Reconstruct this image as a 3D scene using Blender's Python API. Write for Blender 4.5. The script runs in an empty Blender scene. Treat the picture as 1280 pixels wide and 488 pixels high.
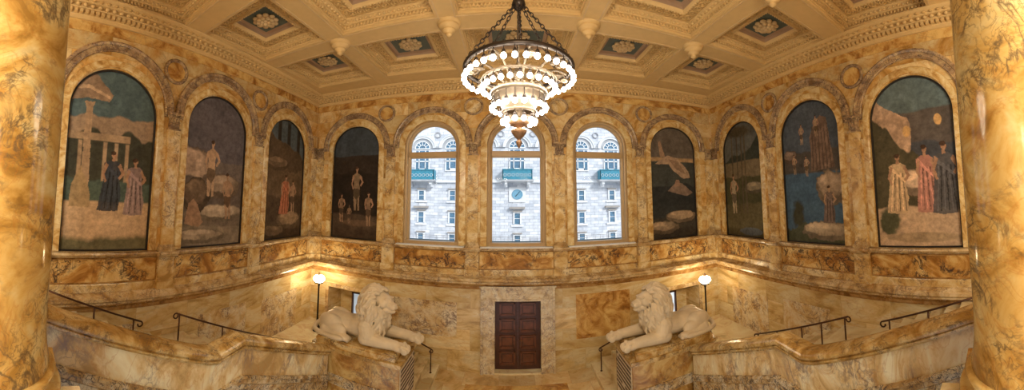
import bpy, bmesh, math, random
import numpy as np
from mathutils import Vector, Matrix

PI = math.pi
random.seed(7)
col = bpy.context.scene.collection
sc = bpy.context.scene

# ---------------------------------------------------------------- camera (cylindrical panorama)
CX, FX, FY, CY, PITCH = 638.0, 391.0, 359.0, 225.5, 0.071
EYE = Vector((-0.2, 0.0, 6.0))
cd = bpy.data.cameras.new('camera')
cam = bpy.data.objects.new('camera', cd)
col.objects.link(cam)
cd.type = 'PANO'
cd.panorama_type = 'CENTRAL_CYLINDRICAL'
cd.central_cylindrical_range_u_min = -CX / FX
cd.central_cylindrical_range_u_max = (1280 - CX) / FX
cd.central_cylindrical_range_v_min = -(488 - CY) / FY
cd.central_cylindrical_range_v_max = CY / FY
cd.central_cylindrical_radius = 1.0
cam.location = EYE
cam.rotation_euler = (PI / 2 + PITCH, 0, 0)
sc.camera = cam

# ---------------------------------------------------------------- world, sun, added fill lights, exposure
sc.view_settings.view_transform = 'Standard'
sc.view_settings.look = 'None'
sc.view_settings.gamma = 1.0
sc.view_settings.use_curve_mapping = False
sc.view_settings.exposure = 0.32
w = bpy.data.worlds.new('overcast_sky'); sc.world = w
w.use_nodes = True
bg = w.node_tree.nodes['Background']
bg.inputs[0].default_value = (0.86, 0.93, 1.0, 1)
bg.inputs[1].default_value = 0.95

def light(kind, name, loc, power, color, size=0.3, rot=None):
    d = bpy.data.lights.new(name, kind); d.energy = power; d.color = color
    if kind == 'POINT': d.shadow_soft_size = size
    if kind == 'SUN': d.angle = size
    if kind == 'AREA': d.size = size
    o = bpy.data.objects.new(name, d); o.location = loc
    if rot: o.rotation_euler = rot
    col.objects.link(o); return o
# hazy sun over the courtyard, falling on the building opposite
sd = Vector((-0.75, 0.9, -0.8)).normalized()
s_ = light('SUN', 'courtyard_sun', (0, 18, 20), 2.4, (1, 0.98, 0.95), 0.2)
s_.rotation_euler = sd.to_track_quat('-Z', 'Y').to_euler()
WARM = (1.0, 0.88, 0.68)
BULB_E = 27.0
# unseen warm fill lights, added in the gallery behind the camera
for gx, gp in ((-6.0, 110), (-0.9, 470), (0.9, 470), (6.0, 110)):
    light('POINT', 'gallery_fill_light', (gx, -3.4, 7.8), gp, WARM, 0.4)

# ---------------------------------------------------------------- materials
def new_mat(name):
    m = bpy.data.materials.new(name); m.use_nodes = True
    nt = m.node_tree
    return m, nt, nt.nodes, nt.links, nt.nodes['Principled BSDF']

def ramp(N, stops, interp='LINEAR'):
    r = N.new('ShaderNodeValToRGB'); r.color_ramp.interpolation = interp
    el = r.color_ramp.elements
    while len(el) < len(stops): el.new(0.5)
    for e, (p, c) in zip(el, stops):
        e.position = p; e.color = (c[0], c[1], c[2], 1) if not isinstance(c, float) else (c, c, c, 1)
    return r

def marble(name, cols, vein=(0.12, 0.08, 0.07), s=1.0, vamt=0.8, vfreq=1.0, mask=(0.45, 0.62), rough=0.22, stretch=(1, 1, 1), bricks=None, amber_vein=(0.45, 0.19, 0.04), rotz=0.0, tilt=0.5):
    m, nt, N, L, P = new_mat(name)
    tc = N.new('ShaderNodeTexCoord'); oi = N.new('ShaderNodeObjectInfo')
    mu = N.new('ShaderNodeMath'); mu.operation = 'MULTIPLY'; mu.inputs[1].default_value = 57.0
    L.new(oi.outputs['Random'], mu.inputs[0])
    ad = N.new('ShaderNodeVectorMath'); ad.operation = 'ADD'
    L.new(tc.outputs['Object'], ad.inputs[0]); L.new(mu.outputs[0], ad.inputs[1])
    src = ad.outputs[0]
    bcol = None
    if bricks:
        uv = N.new('ShaderNodeUVMap')
        bt = N.new('ShaderNodeTexBrick')
        bt.inputs['Scale'].default_value = 1.0
        bt.inputs['Brick Width'].default_value = bricks[0]; bt.inputs['Row Height'].default_value = bricks[1]
        bt.inputs['Mortar Size'].default_value = 0.006; bt.inputs['Mortar Smooth'].default_value = 0.3
        bt.inputs['Color1'].default_value = (0, 0, 0, 1); bt.inputs['Color2'].default_value = (1, 1, 1, 1)
        bt.inputs['Mortar'].default_value = (0.5, 0.5, 0.5, 1)
        bt.offset = 0.5
        L.new(uv.outputs[0], bt.inputs['Vector'])
        bcol = bt
        m3 = N.new('ShaderNodeVectorMath'); m3.operation = 'MULTIPLY'; m3.inputs[1].default_value = (9, 5, 13)
        L.new(bt.outputs['Color'], m3.inputs[0])
        a2 = N.new('ShaderNodeVectorMath'); a2.operation = 'ADD'
        L.new(src, a2.inputs[0]); L.new(m3.outputs[0], a2.inputs[1]); src = a2.outputs[0]
    mp = N.new('ShaderNodeMapping'); mp.inputs['Scale'].default_value = (s * stretch[0], s * stretch[1], s * stretch[2])
    mp.inputs['Rotation'].default_value = (tilt, tilt * 0.7, rotz)
    L.new(src, mp.inputs['Vector'])
    def noise(scale, detail, dist, rough_=0.6):
        n = N.new('ShaderNodeTexNoise'); n.inputs['Scale'].default_value = scale; n.inputs['Detail'].default_value = detail
        n.inputs['Distortion'].default_value = dist; n.inputs['Roughness'].default_value = rough_
        L.new(mp.outputs[0], n.inputs['Vector']); return n
    n1 = noise(1.1, 6, 1.3)
    lo_c = tuple(q * f for q, f in zip(cols[0], (0.68, 0.64, 0.55))); hi_c = tuple(min(0.9, q * f) for q, f in zip(cols[-1], (1.08, 1.13, 1.2)))
    cols = [lo_c] + list(cols) + [hi_c]; cols = [(c[0] * 0.95, c[1] * 1.035, c[2] * 1.06 + 0.004) for c in cols]; k = len(cols)
    r1 = ramp(N, [(0.34 + 0.32 * i / (k - 1), c) for i, c in enumerate(cols)])
    L.new(n1.outputs['Fac'], r1.inputs[0])
    cur = r1.outputs[0]
    def mix(fac, a, b, mode='MIX'):
        x = N.new('ShaderNodeMix'); x.data_type = 'RGBA'; x.blend_type = mode
        if isinstance(fac, float): x.inputs['Factor'].default_value = fac
        else: L.new(fac, x.inputs['Factor'])
        for sock, v in ((x.inputs[6], a), (x.inputs[7], b)):
            if isinstance(v, tuple): sock.default_value = (*v, 1)
            else: L.new(v, sock)
        return x.outputs[2]
    def line(scale, dist, wid, det=7, rg=0.55):
        n = noise(scale, det, dist, rg)
        a = N.new('ShaderNodeMath'); a.operation = 'SUBTRACT'; a.inputs[1].default_value = 0.5; L.new(n.outputs['Fac'], a.inputs[0])
        b = N.new('ShaderNodeMath'); b.operation = 'ABSOLUTE'; L.new(a.outputs[0], b.inputs[0])
        r = ramp(N, [(0.0, 1.0), (wid * 0.25, 0.75), (wid, 0.0)]); L.new(b.outputs[0], r.inputs[0]); return r.outputs[0]
    def mul(a, b):
        x = N.new('ShaderNodeMath'); x.operation = 'MULTIPLY'
        L.new(a, x.inputs[0])
        if isinstance(b, float): x.inputs[1].default_value = b
        else: L.new(b, x.inputs[1])
        return x.outputs[0]
    # fine amber veining
    cur = mix(mul(line(1.3 * vfreq, 1.4, 0.022), 0.40), cur, amber_vein)
    # dark veins kept to patches
    nm = noise(0.75 * vfreq, 3, 0.6)
    rm = ramp(N, [(mask[0], 0.0), (mask[1], 1.0)]); L.new(nm.outputs['Fac'], rm.inputs[0])
    v1 = mul(mul(line(1.25 * vfreq, 1.6, 0.040), rm.outputs[0]), vamt)
    cur = mix(v1, cur, vein)
    v2 = mul(mul(line(3.4 * vfreq, 2.4, 0.045), rm.outputs[0]), vamt * 0.75)
    cur = mix(v2, cur, vein)
    if bcol:
        rb = ramp(N, [(0.0, (0.80, 0.78, 0.74)), (0.5, (0.95, 0.93, 0.9)), (1.0, (1.1, 1.08, 1.05))]); L.new(bcol.outputs['Color'], rb.inputs[0])
        cur = mix(1.0, cur, rb.outputs[0], 'MULTIPLY')
        cur = mix(mul(bcol.outputs['Fac'], 0.55), cur, (0.35, 0.22, 0.10))
    L.new(cur, P.inputs['Base Color'])
    nr = noise(6, 3, 0)
    rr = ramp(N, [(0.3, rough * 0.8), (0.7, rough * 1.35)]); L.new(nr.outputs['Fac'], rr.inputs[0]); L.new(rr.outputs[0], P.inputs['Roughness'])
    return m

def plain(name, c, rough=0.5, metal=0.0, noise_amt=0.12, scale=6.0, bump=0.0, emit=None, es=0.0, bscale=40.0):
    m, nt, N, L, P = new_mat(name)
    tc = N.new('ShaderNodeTexCoord')
    n = N.new('ShaderNodeTexNoise'); n.inputs['Scale'].default_value = scale; n.inputs['Detail'].default_value = 5
    L.new(tc.outputs['Object'], n.inputs['Vector'])
    r = ramp(N, [(0.3, tuple(x * (1 - noise_amt) for x in c)), (0.7, tuple(min(1, x * (1 + noise_amt)) for x in c))])
    L.new(n.outputs['Fac'], r.inputs[0]); L.new(r.outputs[0], P.inputs['Base Color'])
    P.inputs['Roughness'].default_value = rough; P.inputs['Metallic'].default_value = metal
    if bump:
        n2 = N.new('ShaderNodeTexNoise'); n2.inputs['Scale'].default_value = bscale; n2.inputs['Detail'].default_value = 4
        L.new(tc.outputs['Object'], n2.inputs['Vector'])
        b = N.new('ShaderNodeBump'); b.inputs['Strength'].default_value = bump; b.inputs['Distance'].default_value = 0.02
        L.new(n2.outputs['Fac'], b.inputs['Height']); L.new(b.outputs[0], P.inputs['Normal'])
    if emit:
        P.inputs['Emission Color'].default_value = (*emit, 1); P.inputs['Emission Strength'].default_value = es
    return m

AMB_D = (0.42, 0.19, 0.045); AMB = (0.62, 0.34, 0.10); AMB_L = (0.78, 0.52, 0.22); CREAM = (0.82, 0.64, 0.38); PALE = (0.80, 0.67, 0.46)
M = {}
M['wall_up'] = marble('siena_marble_wall', [AMB, (0.70, 0.45, 0.19), (0.76, 0.56, 0.30)], s=1.0, vamt=0.35, bricks=(1.9, 0.62))
M['wall_low'] = marble('pale_siena_marble_slabs', [(0.66, 0.45, 0.20), (0.75, 0.55, 0.29), (0.78, 0.63, 0.40)], s=0.9, vamt=0.18, bricks=(1.5, 0.72), stretch=(0.6, 0.6, 1.6), amber_vein=(0.50, 0.27, 0.09))
M['veined'] = marble('dark_veined_marble', [(0.64, 0.42, 0.20), (0.72, 0.54, 0.32), (0.74, 0.60, 0.42)], s=1.3, vamt=0.85, mask=(0.40, 0.55), vein=(0.16, 0.10, 0.09), vfreq=1.2)
M['dado'] = marble('veined_dado_marble', [AMB_D, AMB, (0.74, 0.50, 0.22)], s=1.25, vamt=1.0, mask=(0.44, 0.52), vein=(0.05, 0.035, 0.035), vfreq=1.0)
M['amber'] = marble('amber_marble', [AMB_D, AMB, (0.72, 0.45, 0.16)], s=1.6, vamt=0.25)
M['voussoir'] = marble('honey_marble', [(0.58, 0.34, 0.12), (0.70, 0.48, 0.21), (0.76, 0.58, 0.32)], s=2.4, vamt=0.15, vfreq=1.2)
M['arch_grey'] = marble('grey_brown_veined_marble', [(0.32, 0.20, 0.11), (0.42, 0.28, 0.17), (0.56, 0.38, 0.20)], s=2.6, vamt=0.95, mask=(0.35, 0.5), vein=(0.10, 0.07, 0.065), vfreq=1.5)
M['trim'] = marble('brown_veined_moulding_marble', [(0.48, 0.30, 0.13), (0.60, 0.42, 0.22), (0.68, 0.50, 0.30)], s=1.6, vamt=0.7, mask=(0.42, 0.55), vein=(0.14, 0.09, 0.08), vfreq=1.4)
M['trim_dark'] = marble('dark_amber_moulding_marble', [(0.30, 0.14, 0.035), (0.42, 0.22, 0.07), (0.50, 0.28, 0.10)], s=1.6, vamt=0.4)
M['pilaster'] = marble('pilaster_marble', [(0.62, 0.38, 0.14), (0.70, 0.48, 0.22), (0.76, 0.58, 0.34)], s=1.5, vamt=0.8, mask=(0.46, 0.56), vein=(0.16, 0.10, 0.08), vfreq=1.5)
M['column'] = marble('golden_column_marble', [(0.46, 0.25, 0.06), (0.60, 0.36, 0.11), (0.67, 0.44, 0.165), (0.70, 0.52, 0.25)], s=1.3, vamt=0.9, mask=(0.43, 0.55), vein=(0.14, 0.10, 0.06), vfreq=1.0, rough=0.12)
M['band_vein'] = marble('blue_black_veined_band_marble', [(0.50, 0.30, 0.12), (0.62, 0.44, 0.24), (0.66, 0.52, 0.36)], s=2.2, vamt=1.0, mask=(0.36, 0.46), vein=(0.06, 0.05, 0.055), vfreq=1.6)
M['parapet'] = marble('balustrade_marble', [(0.66, 0.43, 0.20), (0.78, 0.58, 0.33), (0.82, 0.68, 0.46)], s=1.3, vamt=0.75, mask=(0.46, 0.60), vein=(0.20, 0.15, 0.14), vfreq=1.0, stretch=(1, 1, 0.55))
M['cap'] = marble('balustrade_cap_marble', [(0.42, 0.23, 0.06), (0.55, 0.34, 0.12), (0.66, 0.46, 0.22)], s=1.8, vamt=0.8, mask=(0.44, 0.56), vein=(0.12, 0.08, 0.05), vfreq=1.5, rough=0.15)
M['pedestal'] = marble('pedestal_marble', [(0.34, 0.16, 0.035), (0.48, 0.27, 0.08), (0.60, 0.39, 0.15)], s=1.2, vamt=0.6, mask=(0.48, 0.60), vein=(0.09, 0.06, 0.05), vfreq=1.1, rotz=0.5)
M['floor'] = marble('landing_floor_marble', [(0.66, 0.44, 0.20), (0.74, 0.54, 0.30), (0.78, 0.62, 0.40)], s=0.8, vamt=0.08, bricks=(1.1, 0.8), rough=0.3, amber_vein=(0.55, 0.3, 0.1))
M['step'] = marble('cream_step_stone', [(0.70, 0.54, 0.32), (0.76, 0.61, 0.40), (0.80, 0.68, 0.48)], s=0.7, vamt=0.05, rough=0.35)
M['door_marble'] = marble('pale_veined_door_marble', [(0.62, 0.46, 0.28), (0.70, 0.56, 0.38), (0.74, 0.62, 0.46)], s=1.8, vamt=0.85, mask=(0.36, 0.52), vein=(0.26, 0.20, 0.19), vfreq=1.2)
M['plaster'] = plain('cream_painted_plaster', (0.66, 0.475, 0.225), 0.6, noise_amt=0.04, bump=0.08, bscale=30)
M['plaster_orn'] = plain('ornamental_plaster', (0.60, 0.41, 0.175), 0.6, noise_amt=0.12, bump=1.0, bscale=22)
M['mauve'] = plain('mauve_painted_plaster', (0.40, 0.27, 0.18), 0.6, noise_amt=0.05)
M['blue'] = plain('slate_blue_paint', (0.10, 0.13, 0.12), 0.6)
M['gilt'] = plain('pale_gilt_plaster', (0.64, 0.48, 0.27), 0.45, noise_amt=0.08)
M['statue'] = plain('warm_carved_limestone', (0.63, 0.53, 0.38), 0.5, noise_amt=0.12, scale=3.5, bump=0.2)
M['iron'] = plain('black_iron', (0.018, 0.014, 0.012), 0.4, 0.6)
M['bronze'] = plain('dark_bronze', (0.075, 0.035, 0.022), 0.4, 0.7)
M['ring_metal'] = plain('dark_chandelier_bronze', (0.07, 0.06, 0.06), 0.35, 0.8)
M['brass'] = plain('brown_gilt_bronze', (0.22, 0.13, 0.075), 0.45, 0.4)
M['silver'] = plain('pale_gilt_metal', (0.24, 0.20, 0.16), 0.35, 0.5)
M['bulb'] = plain('glowing_bulb', (1, 0.95, 0.85), 0.3, emit=(1.0, 0.84, 0.62), es=BULB_E)
M['lamp_glow'] = plain('glowing_lamp_glass', (1, 0.93, 0.8), 0.3, emit=(1.0, 0.76, 0.45), es=48.0)
M['win_frame'] = plain('tan_painted_window_frame', (0.46, 0.33, 0.18), 0.35, noise_amt=0.04)
M['black'] = plain('black_painted_wood', (0.010, 0.008, 0.007), 0.5)
M['wood'] = plain('dark_red_brown_wood', (0.06, 0.017, 0.009), 0.35, noise_amt=0.3, scale=5)
M['wood_light'] = plain('red_brown_wood_panel', (0.13, 0.040, 0.016), 0.3, noise_amt=0.35, scale=5)
M['facade'] = None
M['stone_white'] = plain('white_limestone', (0.74, 0.76, 0.78), 0.8, noise_amt=0.08, scale=2)
M['stone_grey'] = plain('grey_stone', (0.42, 0.43, 0.45), 0.8, noise_amt=0.15, scale=2)
M['stone_brown'] = plain('brown_grey_stone', (0.36, 0.33, 0.30), 0.8, noise_amt=0.15, scale=2)
M['teal'] = plain('teal_copper_paint', (0.04, 0.24, 0.34), 0.5, noise_amt=0.2)
M['teal_dark'] = plain('dark_blue_grey_coping', (0.07, 0.12, 0.15), 0.6)
M['white_sash'] = plain('white_painted_sash', (0.80, 0.82, 0.84), 0.5, noise_amt=0.03)
M['far_glass'] = plain('blue_reflecting_window_glass', (0.10, 0.20, 0.30), 0.08, noise_amt=0.3)
M['clock_face'] = plain('blue_clock_face', (0.16, 0.36, 0.50), 0.4, noise_amt=0.1)
M['letter_dark'] = plain('dark_incised_letters', (0.10, 0.07, 0.045), 0.6)
M['grille'] = plain('pale_carved_inscription_stone', (0.66, 0.58, 0.46), 0.5)

def facade_mat():
    m, nt, N, L, P = new_mat('white_ashlar_stone')
    uv = N.new('ShaderNodeUVMap')
    bt = N.new('ShaderNodeTexBrick'); bt.inputs['Brick Width'].default_value = 0.75; bt.inputs['Row Height'].default_value = 0.30
    bt.inputs['Scale'].default_value = 1.0; bt.inputs['Mortar Size'].default_value = 0.015
    bt.inputs['Color1'].default_value = (0.80, 0.81, 0.83, 1); bt.inputs['Color2'].default_value = (0.52, 0.56, 0.62, 1); bt.inputs['Mortar'].default_value = (0.36, 0.40, 0.46, 1)
    L.new(uv.outputs[0], bt.inputs['Vector'])
    n = N.new('ShaderNodeTexNoise'); n.inputs['Scale'].default_value = 2.5; n.inputs['Detail'].default_value = 6
    L.new(uv.outputs[0], n.inputs['Vector'])
    r = ramp(N, [(0.3, (0.82, 0.82, 0.84)), (0.65, (1.05, 1.05, 1.05))]); L.new(n.outputs['Fac'], r.inputs[0])
    x = N.new('ShaderNodeMix'); x.data_type = 'RGBA'; x.blend_type = 'MULTIPLY'; x.inputs['Factor'].default_value = 1
    L.new(bt.outputs['Color'], x.inputs[6]); L.new(r.outputs[0], x.inputs[7]); L.new(x.outputs[2], P.inputs['Base Color'])
    P.inputs['Roughness'].default_value = 0.85
    return m
M['facade'] = facade_mat()

def glass_mat():
    m, nt, N, L, P = new_mat('clear_window_glass')
    out = N['Material Output']
    t = N.new('ShaderNodeBsdfTransparent'); t.inputs[0].default_value = (0.96, 0.98, 1, 1)
    g = N.new('ShaderNodeBsdfGlossy'); g.inputs['Roughness'].default_value = 0.02
    lw = N.new('ShaderNodeLayerWeight'); lw.inputs['Blend'].default_value = 0.15
    mr = N.new('ShaderNodeMath'); mr.operation = 'MULTIPLY'; mr.inputs[1].default_value = 0.25; L.new(lw.outputs['Fresnel'], mr.inputs[0])
    mx = N.new('ShaderNodeMixShader'); L.new(mr.outputs[0], mx.inputs[0]); L.new(t.outputs[0], mx.inputs[1]); L.new(g.outputs[0], mx.inputs[2])
    L.new(mx.outputs[0], out.inputs['Surface'])
    return m
M['glass'] = glass_mat()

def paint_mat():
    m, nt, N, L, P = new_mat('painted_canvas')
    a = N.new('ShaderNodeVertexColor'); a.layer_name = 'paint'
    tc = N.new('ShaderNodeTexCoord')
    n = N.new('ShaderNodeTexNoise'); n.inputs['Scale'].default_value = 9; n.inputs['Detail'].default_value = 8; n.inputs['Roughness'].default_value = 0.7
    L.new(tc.outputs['Object'], n.inputs['Vector'])
    r = ramp(N, [(0.3, (0.66, 0.66, 0.68)), (0.7, (1.30, 1.28, 1.24))]); L.new(n.outputs['Fac'], r.inputs[0])
    x = N.new('ShaderNodeMix'); x.data_type = 'RGBA'; x.blend_type = 'MULTIPLY'; x.inputs['Factor'].default_value = 1
    hs = N.new('ShaderNodeHueSaturation'); hs.inputs['Value'].default_value = 1.35; hs.inputs['Saturation'].default_value = 0.82; L.new(a.outputs[0], hs.inputs['Color']); L.new(hs.outputs[0], x.inputs[6]); L.new(r.outputs[0], x.inputs[7]); L.new(x.outputs[2], P.inputs['Base Color'])
    P.inputs['Roughness'].default_value = 0.75
    P.inputs['Specular IOR Level'].default_value = 0.15
    return m
M['paint'] = paint_mat()

# ---------------------------------------------------------------- mesh helpers
class MB:
    def __init__(s): s.v = []; s.f = []; s.sm = []; s.uv = {}
    def add(s, verts, faces, smooth=False, uvs=None):
        o = len(s.v); s.v += [tuple(p) for p in verts]
        if uvs:
            for i, q in enumerate(uvs): s.uv[o + i] = q
        for f in faces: s.f.append(tuple(o + i for i in f)); s.sm.append(smooth)
        return s
    def box(s, x0, x1, y0, y1, z0, z1):
        v = [(x, y, z) for x in (x0, x1) for y in (y0, y1) for z in (z0, z1)]
        return s.add(v, [(0, 1, 3, 2), (4, 6, 7, 5), (0, 4, 5, 1), (2, 3, 7, 6), (0, 2, 6, 4), (1, 5, 7, 3)])
    def tube(s, pts, rad, n=8, cap=True, smooth=True):
        pts = [Vector(p) for p in pts]; rs = rad if isinstance(rad, (list, tuple)) else [rad] * len(pts)
        vs = []; prev = None
        for i, p in enumerate(pts):
            t = (pts[min(i + 1, len(pts) - 1)] - pts[max(i - 1, 0)]).normalized()
            if prev is None:
                a = Vector((0, 0, 1)) if abs(t.z) < 0.9 else Vector((1, 0, 0))
                nx = t.cross(a).normalized()
            else:
                nx = (prev - t * prev.dot(t)); nx = nx.normalized() if nx.length > 1e-6 else t.orthogonal().normalized()
            prev = nx; ny = t.cross(nx)
            for k in range(n):
                an = 2 * PI * k / n
                vs.append(p + (nx * math.cos(an) + ny * math.sin(an)) * rs[i])
        fs = []
        for i in range(len(pts) - 1):
            for k in range(n):
                fs.append((i * n + k, i * n + (k + 1) % n, (i + 1) * n + (k + 1) % n, (i + 1) * n + k))
        if cap:
            fs.append(tuple(range(n - 1, -1, -1))); fs.append(tuple((len(pts) - 1) * n + k for k in range(n)))
        return s.add(vs, fs, smooth)
    def lathe(s, prof, c=(0, 0, 0), n=24, smooth=True, a0=0.0, a1=2 * PI):
        full = abs(a1 - a0 - 2 * PI) < 1e-6
        m = n if full else n + 1
        vs = []; 
        for (r, z) in prof:
            for k in range(m):
                a = a0 + (a1 - a0) * k / n
                vs.append((c[0] + r * math.cos(a), c[1] + r * math.sin(a), c[2] + z))
        fs = []
        for i in range(len(prof) - 1):
            for k in range(n if full else n):
                k2 = (k + 1) % m
                fs.append((i * m + k, i * m + k2, (i + 1) * m + k2, (i + 1) * m + k))
        return s.add(vs, fs, smooth)
    def ell(s, c, r, nu=12, nv=8, rot=None):
        vs = []; fs = []
        for j in range(nv + 1):
            ph = PI * j / nv
            for i in range(nu):
                th = 2 * PI * i / nu
                p = Vector((r[0] * math.sin(ph) * math.cos(th), r[1] * math.sin(ph) * math.sin(th), r[2] * math.cos(ph)))
                if rot is not None: p = rot @ p
                vs.append(p + Vector(c))
        for j in range(nv):
            for i in range(nu):
                fs.append((j * nu + i, (j + 1) * nu + i, (j + 1) * nu + (i + 1) % nu, j * nu + (i + 1) % nu))
        return s.add(vs, fs, True)
    def torus(s, c, R, r, nu=24, nv=6, frame=None, arc=2 * PI):
        fx, fy, fz = frame or (Vector((1, 0, 0)), Vector((0, 1, 0)), Vector((0, 0, 1)))
        vs = []; c = Vector(c)
        for i in range(nu):
            a = 2 * PI * i / nu; d = fx * math.cos(a) + fy * math.sin(a)
            for j in range(nv):
                b = 2 * PI * j / nv
                vs.append(c + d * (R + r * math.cos(b)) + fz * (r * math.sin(b)))
        fs = [(i * nv + j, ((i + 1) % nu) * nv + j, ((i + 1) % nu) * nv + (j + 1) % nv, i * nv + (j + 1) % nv) for i in range(nu) for j in range(nv)]
        return s.add(vs, fs, True)
    def mesh(s, name, m, fix=True):
        me = bpy.data.meshes.new(name); me.from_pydata(s.v, [], s.f)
        me.polygons.foreach_set('use_smooth', s.sm)
        if s.uv:
            ul = me.uv_layers.new(name='UVMap')
            for l in me.loops:
                q = s.uv.get(l.vertex_index)
                if q: ul.data[l.index].uv = q
        if fix:
            bm = bmesh.new(); bm.from_mesh(me); bmesh.ops.recalc_face_normals(bm, faces=bm.faces); bm.to_mesh(me); bm.free()
        me.materials.append(m); me.update()
        return me
    def build(s, name, m, parent=None, fix=True, **kw):
        o = bpy.data.objects.new(name, s.mesh(name, m, fix)); col.objects.link(o)
        if parent is not None: o.parent = parent
        for k, v in kw.items(): o[k] = v
        return o

def thing(name, label, cat, loc=(0, 0, 0), group=None, rz=0.0):
    o = bpy.data.objects.new(name, None); col.objects.link(o); o.location = loc; o.rotation_euler = (0, 0, rz)
    o.empty_display_size = 0.1
    o['label'] = label; o['category'] = cat
    if group: o['group'] = group
    return o
def tag(o, label, cat, group=None):
    o['label'] = label; o['category'] = cat
    if group: o['group'] = group
    return o
def struct(o): o['kind'] = 'structure'; return o

# ---------------------------------------------------------------- the room frame
YF = 10.4
def hw(y): return 7.05 + 0.061 * y
SN = math.hypot(1, 0.061)
class Wall:
    def __init__(s, kind): s.k = kind
    def __call__(s, u, z, d=0.0):
        if s.k == 'far': return (u, YF - d, z)
        if s.k == 'left': return (-(hw(u)) + d / SN, u + d * 0.061 / SN, z)
        if s.k == 'right': return (hw(u) - d / SN, u + d * 0.061 / SN, z)
FAR, LEFT, RIGHT = Wall('far'), Wall('left'), Wall('right')

def wquad(mb, W, u0, u1, z0, z1, d=0.0):
    vs = [W(u0, z0, d), W(u1, z0, d), W(u1, z1, d), W(u0, z1, d)]
    mb.add(vs, [(0, 1, 2, 3)], False, [(u0, z0), (u1, z0), (u1, z1), (u0, z1)])
def wbox(mb, W, u0, u1, z0, z1, d0, d1):
    v = [W(u, z, d) for u in (u0, u1) for d in (d0, d1) for z in (z0, z1)]
    uv = [(u, z) for u in (u0, u1) for d in (d0, d1) for z in (z0, z1)]
    mb.add(v, [(0, 1, 3, 2), (4, 6, 7, 5), (0, 4, 5, 1), (2, 3, 7, 6), (0, 2, 6, 4), (1, 5, 7, 3)], False, uv)
def hsweep(mb, W, u0, u1, prof, steps=1, smooth=False):
    """closed-ended horizontal moulding: prof = [(d, z)...]"""
    n = len(prof); vs = []; uv = []
    for i in range(steps + 1):
        u = u0 + (u1 - u0) * i / steps
        for d, z in prof: vs.append(W(u, z, d)); uv.append((u, z + d))
    fs = [(i * n + j, i * n + j + 1, (i + 1) * n + j + 1, (i + 1) * n + j) for i in range(steps) for j in range(n - 1)]
    fs += [tuple(range(n)), tuple(steps * n + j for j in range(n))]
    mb.add(vs, fs, smooth, uv)
def arch_pts(uc, zs, r, n=28, zb=None):
    p = []
    if zb is not None: p.append((uc - r, zb))
    for k in range(n + 1):
        a = PI - PI * k / n
        p.append((uc + r * math.cos(a), zs + r * math.sin(a)))
    if zb is not None: p.append((uc + r, zb))
    return p
def arch_sweep(mb, W, uc, zs, prof, zb=None, n=28, smooth=False):
    """prof = [(r, d)...] swept along an arch (with straight legs down to zb)"""
    rows = []
    cnt = n + 1 + (2 if zb is not None else 0)
    for r, d in prof:
        rows.append([W(u, z, d) for u, z in arch_pts(uc, zs, r, n, zb)])
    vs = [rows[j][i] for i in range(cnt) for j in range(len(prof))]
    m = len(prof)
    fs = [(i * m + j, i * m + j + 1, (i + 1) * m + j + 1, (i + 1) * m + j) for i in range(cnt - 1) for j in range(m - 1)]
    fs += [tuple(range(m)), tuple((cnt - 1) * m + j for j in range(m))]
    mb.add(vs, fs, smooth)
def wall_bay(mb, W, u0, u1, zb, zt, uc, r, zs, zbo, reveal, n=28):
    """a bay of wall u0..u1, zb..zt with an arched opening and its reveal"""
    wquad(mb, W, u0, uc - r, zbo, zs); wquad(mb, W, uc + r, u1, zbo, zs)
    if zbo > zb: wquad(mb, W, u0, u1, zb, zbo)
    wquad(mb, W, u0, uc - r, zs, zt); wquad(mb, W, uc + r, u1, zs, zt)
    ap = arch_pts(uc, zs, r, n)
    for (ua, za), (ub, zb_) in zip(ap, ap[1:]):
        mb.add([W(ua, za), W(ub, zb_), W(ub, zt), W(ua, zt)], [(0, 1, 2, 3)], False, [(ua, za), (ub, zb_), (ub, zt), (ua, zt)])
    full = [(uc - r, zbo)] + ap + [(uc + r, zbo), (uc - r, zbo)]
    for (ua, za), (ub, zb_) in zip(full, full[1:]):
        mb.add([W(ua, za, 0), W(ub, zb_, 0), W(ub, zb_, -reveal), W(ua, za, -reveal)], [(0, 1, 2, 3)], False, [(ua, za), (ub, zb_), (ub, zb_ + .1), (ua, za + .1)])

Z_SILL = 4.34; Z_CORN = 10.03; Z_CEIL = 10.45; ZM = 4.33
ZS = 8.10          # springing of the grey arches
far_bays = [('mural', -5.88, 1.0, 8.0), ('window', -2.90, 0.98, 8.02), ('window', 0.0, 0.98, 8.02), ('window', 2.90, 0.98, 8.02), ('mural', 5.84, 1.0, 8.0)]
far_edges = [-7.684, -4.40, -1.45, 1.45, 4.40, 7.684]
side_bays = {'left': [2.1, 5.25, 8.47], 'right': [2.13, 5.32, 8.53]}
side_edges = [-0.9, 0.52, 3.68, 6.86, YF]

# ---------------------------------------------------------------- walls
mbf = MB()
for (k, uc, r, zs), u0, u1 in zip(far_bays, far_edges, far_edges[1:]):
    wall_bay(mbf, FAR, u0, u1, 2.9, Z_CORN + 0.6, uc, r, zs, ZM if k == 'mural' else Z_SILL, 0.10 if k == 'mural' else 0.45)
wall_far = struct(mbf.build('wall_far', M['wall_up']))
# lower part with door and the two openings behind the lions
lo = MB()
DX0, DX1, DZ = -0.70, 0.78, 2.47
OL, OR_ = (-6.82, -5.10), (5.02, 6.74)
OT = 2.28
def lowrow(z0, z1, holes):
    e = [-7.684]
    for a, b in holes: wquad(lo, FAR, e[-1], a, z0, z1); e.append(b)
    wquad(lo, FAR, e[-1], 7.684, z0, z1)
lowrow(0, OT, [OL, (DX0, DX1), OR_]); lowrow(OT, DZ, [(DX0, DX1)]); lowrow(DZ, 2.9, [])
lo.build('lower_slab', M['wall_low'], wall_far)
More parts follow.
